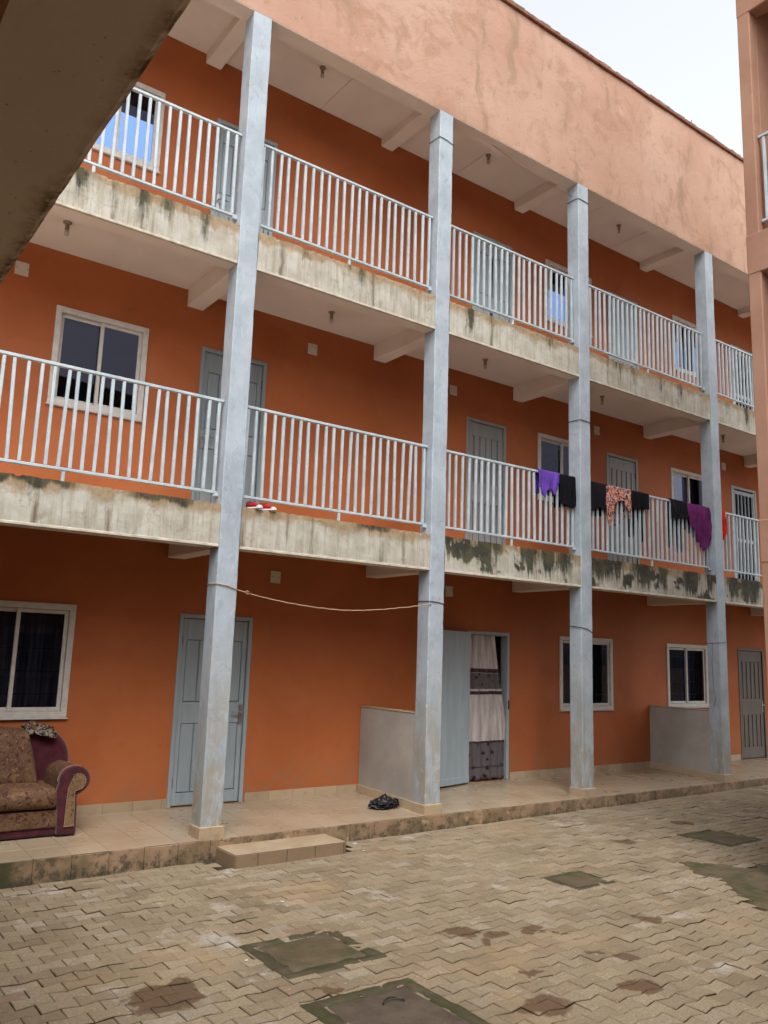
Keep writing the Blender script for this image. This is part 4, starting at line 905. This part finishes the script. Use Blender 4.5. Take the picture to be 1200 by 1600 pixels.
# ------------------------------------------------------------------ black plastic bag
bm = bmesh.new(); bmesh.ops.create_icosphere(bm, subdivisions=5, radius=1)
for v in bm.verts:
    d = v.co.normalized(); r = .95+.35*mnoise.noise(d*2.3)+.34*(1-abs(mnoise.noise(d*4)))*abs(mnoise.noise(d*3+Vector((3, 1, 2))))*2+.22*(.5-abs(mnoise.noise(d*8)))+.12*(.5-abs(mnoise.noise(d*17)))
    x, y, z = d.x*.150*r, d.y*.10*r, (d.z*.05*r+.045)
    z += .05*math.exp(-((x-.02)/.05)**2-(y/.06)**2)*(1+.5*mnoise.noise(d*9))
    v.co = Vector((x+2.545, y+.57, max(.002, z)))
mb = MB(); mb.bm(bm); bag = mb.build('plastic_bag', 'plastic', None, True, (2.545, .57, 0)); tag(bag, 'crumpled black plastic bag on the tiled floor beside the low wall', 'bag')
MB().tube([(2.62, .53, .07), (2.66, .52, .10), (2.71, .52, .09), (2.735, .53, .02)], .013, 6).build('bag_handle', 'plastic', bag, True); bag.location += Vector((-.07, -.10, .017))

# ------------------------------------------------------------------ red and white shoes
def shoe(x, y, z, rot, label):
    e_ = empty('shoe', (x, y, z), label, 'shoe', 'pair of red and white shoes'); L = .19
    def loft(secs, name, mat):
        mb = MB(); kk = 14
        for (t, wd, zb_, zt) in secs:
            for q in range(kk):
                a_ = 2*math.pi*q/kk; yy = wd*math.copysign(abs(math.cos(a_))**.7, math.cos(a_)); zz = (zb_+zt)/2+(zt-zb_)/2*math.copysign(abs(math.sin(a_))**.7, math.sin(a_))
                p = Matrix.Rotation(rot, 3, 'Z') @ Vector((t*L, yy, zz)); mb.v.append((p.x+x, p.y+y, p.z+z))
        for i in range(len(secs)-1):
            for q in range(kk): mb.f.append((i*kk+q, i*kk+(q+1) % kk, (i+1)*kk+(q+1) % kk, (i+1)*kk+q))
        mb.f += [tuple(range(kk)), tuple((len(secs)-1)*kk+q for q in range(kk))]; return mb.build(name, mat, e_, True)
    loft([(-.52, .018, .004, .026), (-.48, .03, 0, .028), (-.2, .034, 0, .026), (.1, .036, 0, .024), (.3, .042, 0, .024), (.45, .034, .002, .026), (.52, .015, .006, .026)], 'sole', 'shoe_white')
    loft([(-.49, .02, .02, .075), (-.46, .027, .02, .085), (-.2, .03, .02, .075), (.0, .031, .02, .078), (.2, .036, .02, .062), (.38, .034, .02, .048), (.49, .014, .02, .034)], 'upper', 'shoe_red')
    loft([(.30, .037, .018, .045), (.42, .033, .018, .044), (.51, .014, .02, .034)], 'toe_cap', 'shoe_white')
    loft([(-.44, .016, .07, .088), (-.2, .022, .068, .082), (-.05, .02, .07, .083)], 'lining', 'shoe_dark')
shoe(.385, .045, Z1T-.004, -1.15, 'left shoe of the red and white pair on the first-floor ledge')
shoe(.54, .045, Z1T-.004, -1.0, 'right shoe of the red and white pair on the first-floor ledge')

# ------------------------------------------------------------------ litter
for i, (x, y, s_, lb) in enumerate([(.04, -1.508, .02, 'small white paper scrap on the pavers in front of the step'), (-.769, -2.476, .015, 'tiny white scrap left of the mossy cover'), (1.662, -.15, .026, 'white scrap at the right end of the step'), (1.563, -.447, .014, 'tiny white scrap on pavers beside the step'), (5.563, -.837, .025, 'white scrap on the pavers far along the plinth')]):
    mb = MB(); g = 6
    for a_ in range(g+1):
        for b_ in range(g+1):
            u_, v_ = a_/g-.5, b_/g-.5; mb.v.append((x+u_*s_*1.5, y+v_*s_, gz(x)+.006+s_*.35*abs(fbm(u_*3+i, v_*3, i))))
    for a_ in range(g):
        for b_ in range(g): q = a_*(g+1)+b_; mb.f.append((q, q+g+1, q+g+2, q+1))
    o = mb.build('paper_scrap', 'paper', None, False, (x, y, gz(x))); o.modifiers.new('thickness', 'SOLIDIFY').thickness = .002; tag(o, lb, 'litter', 'scraps of litter')
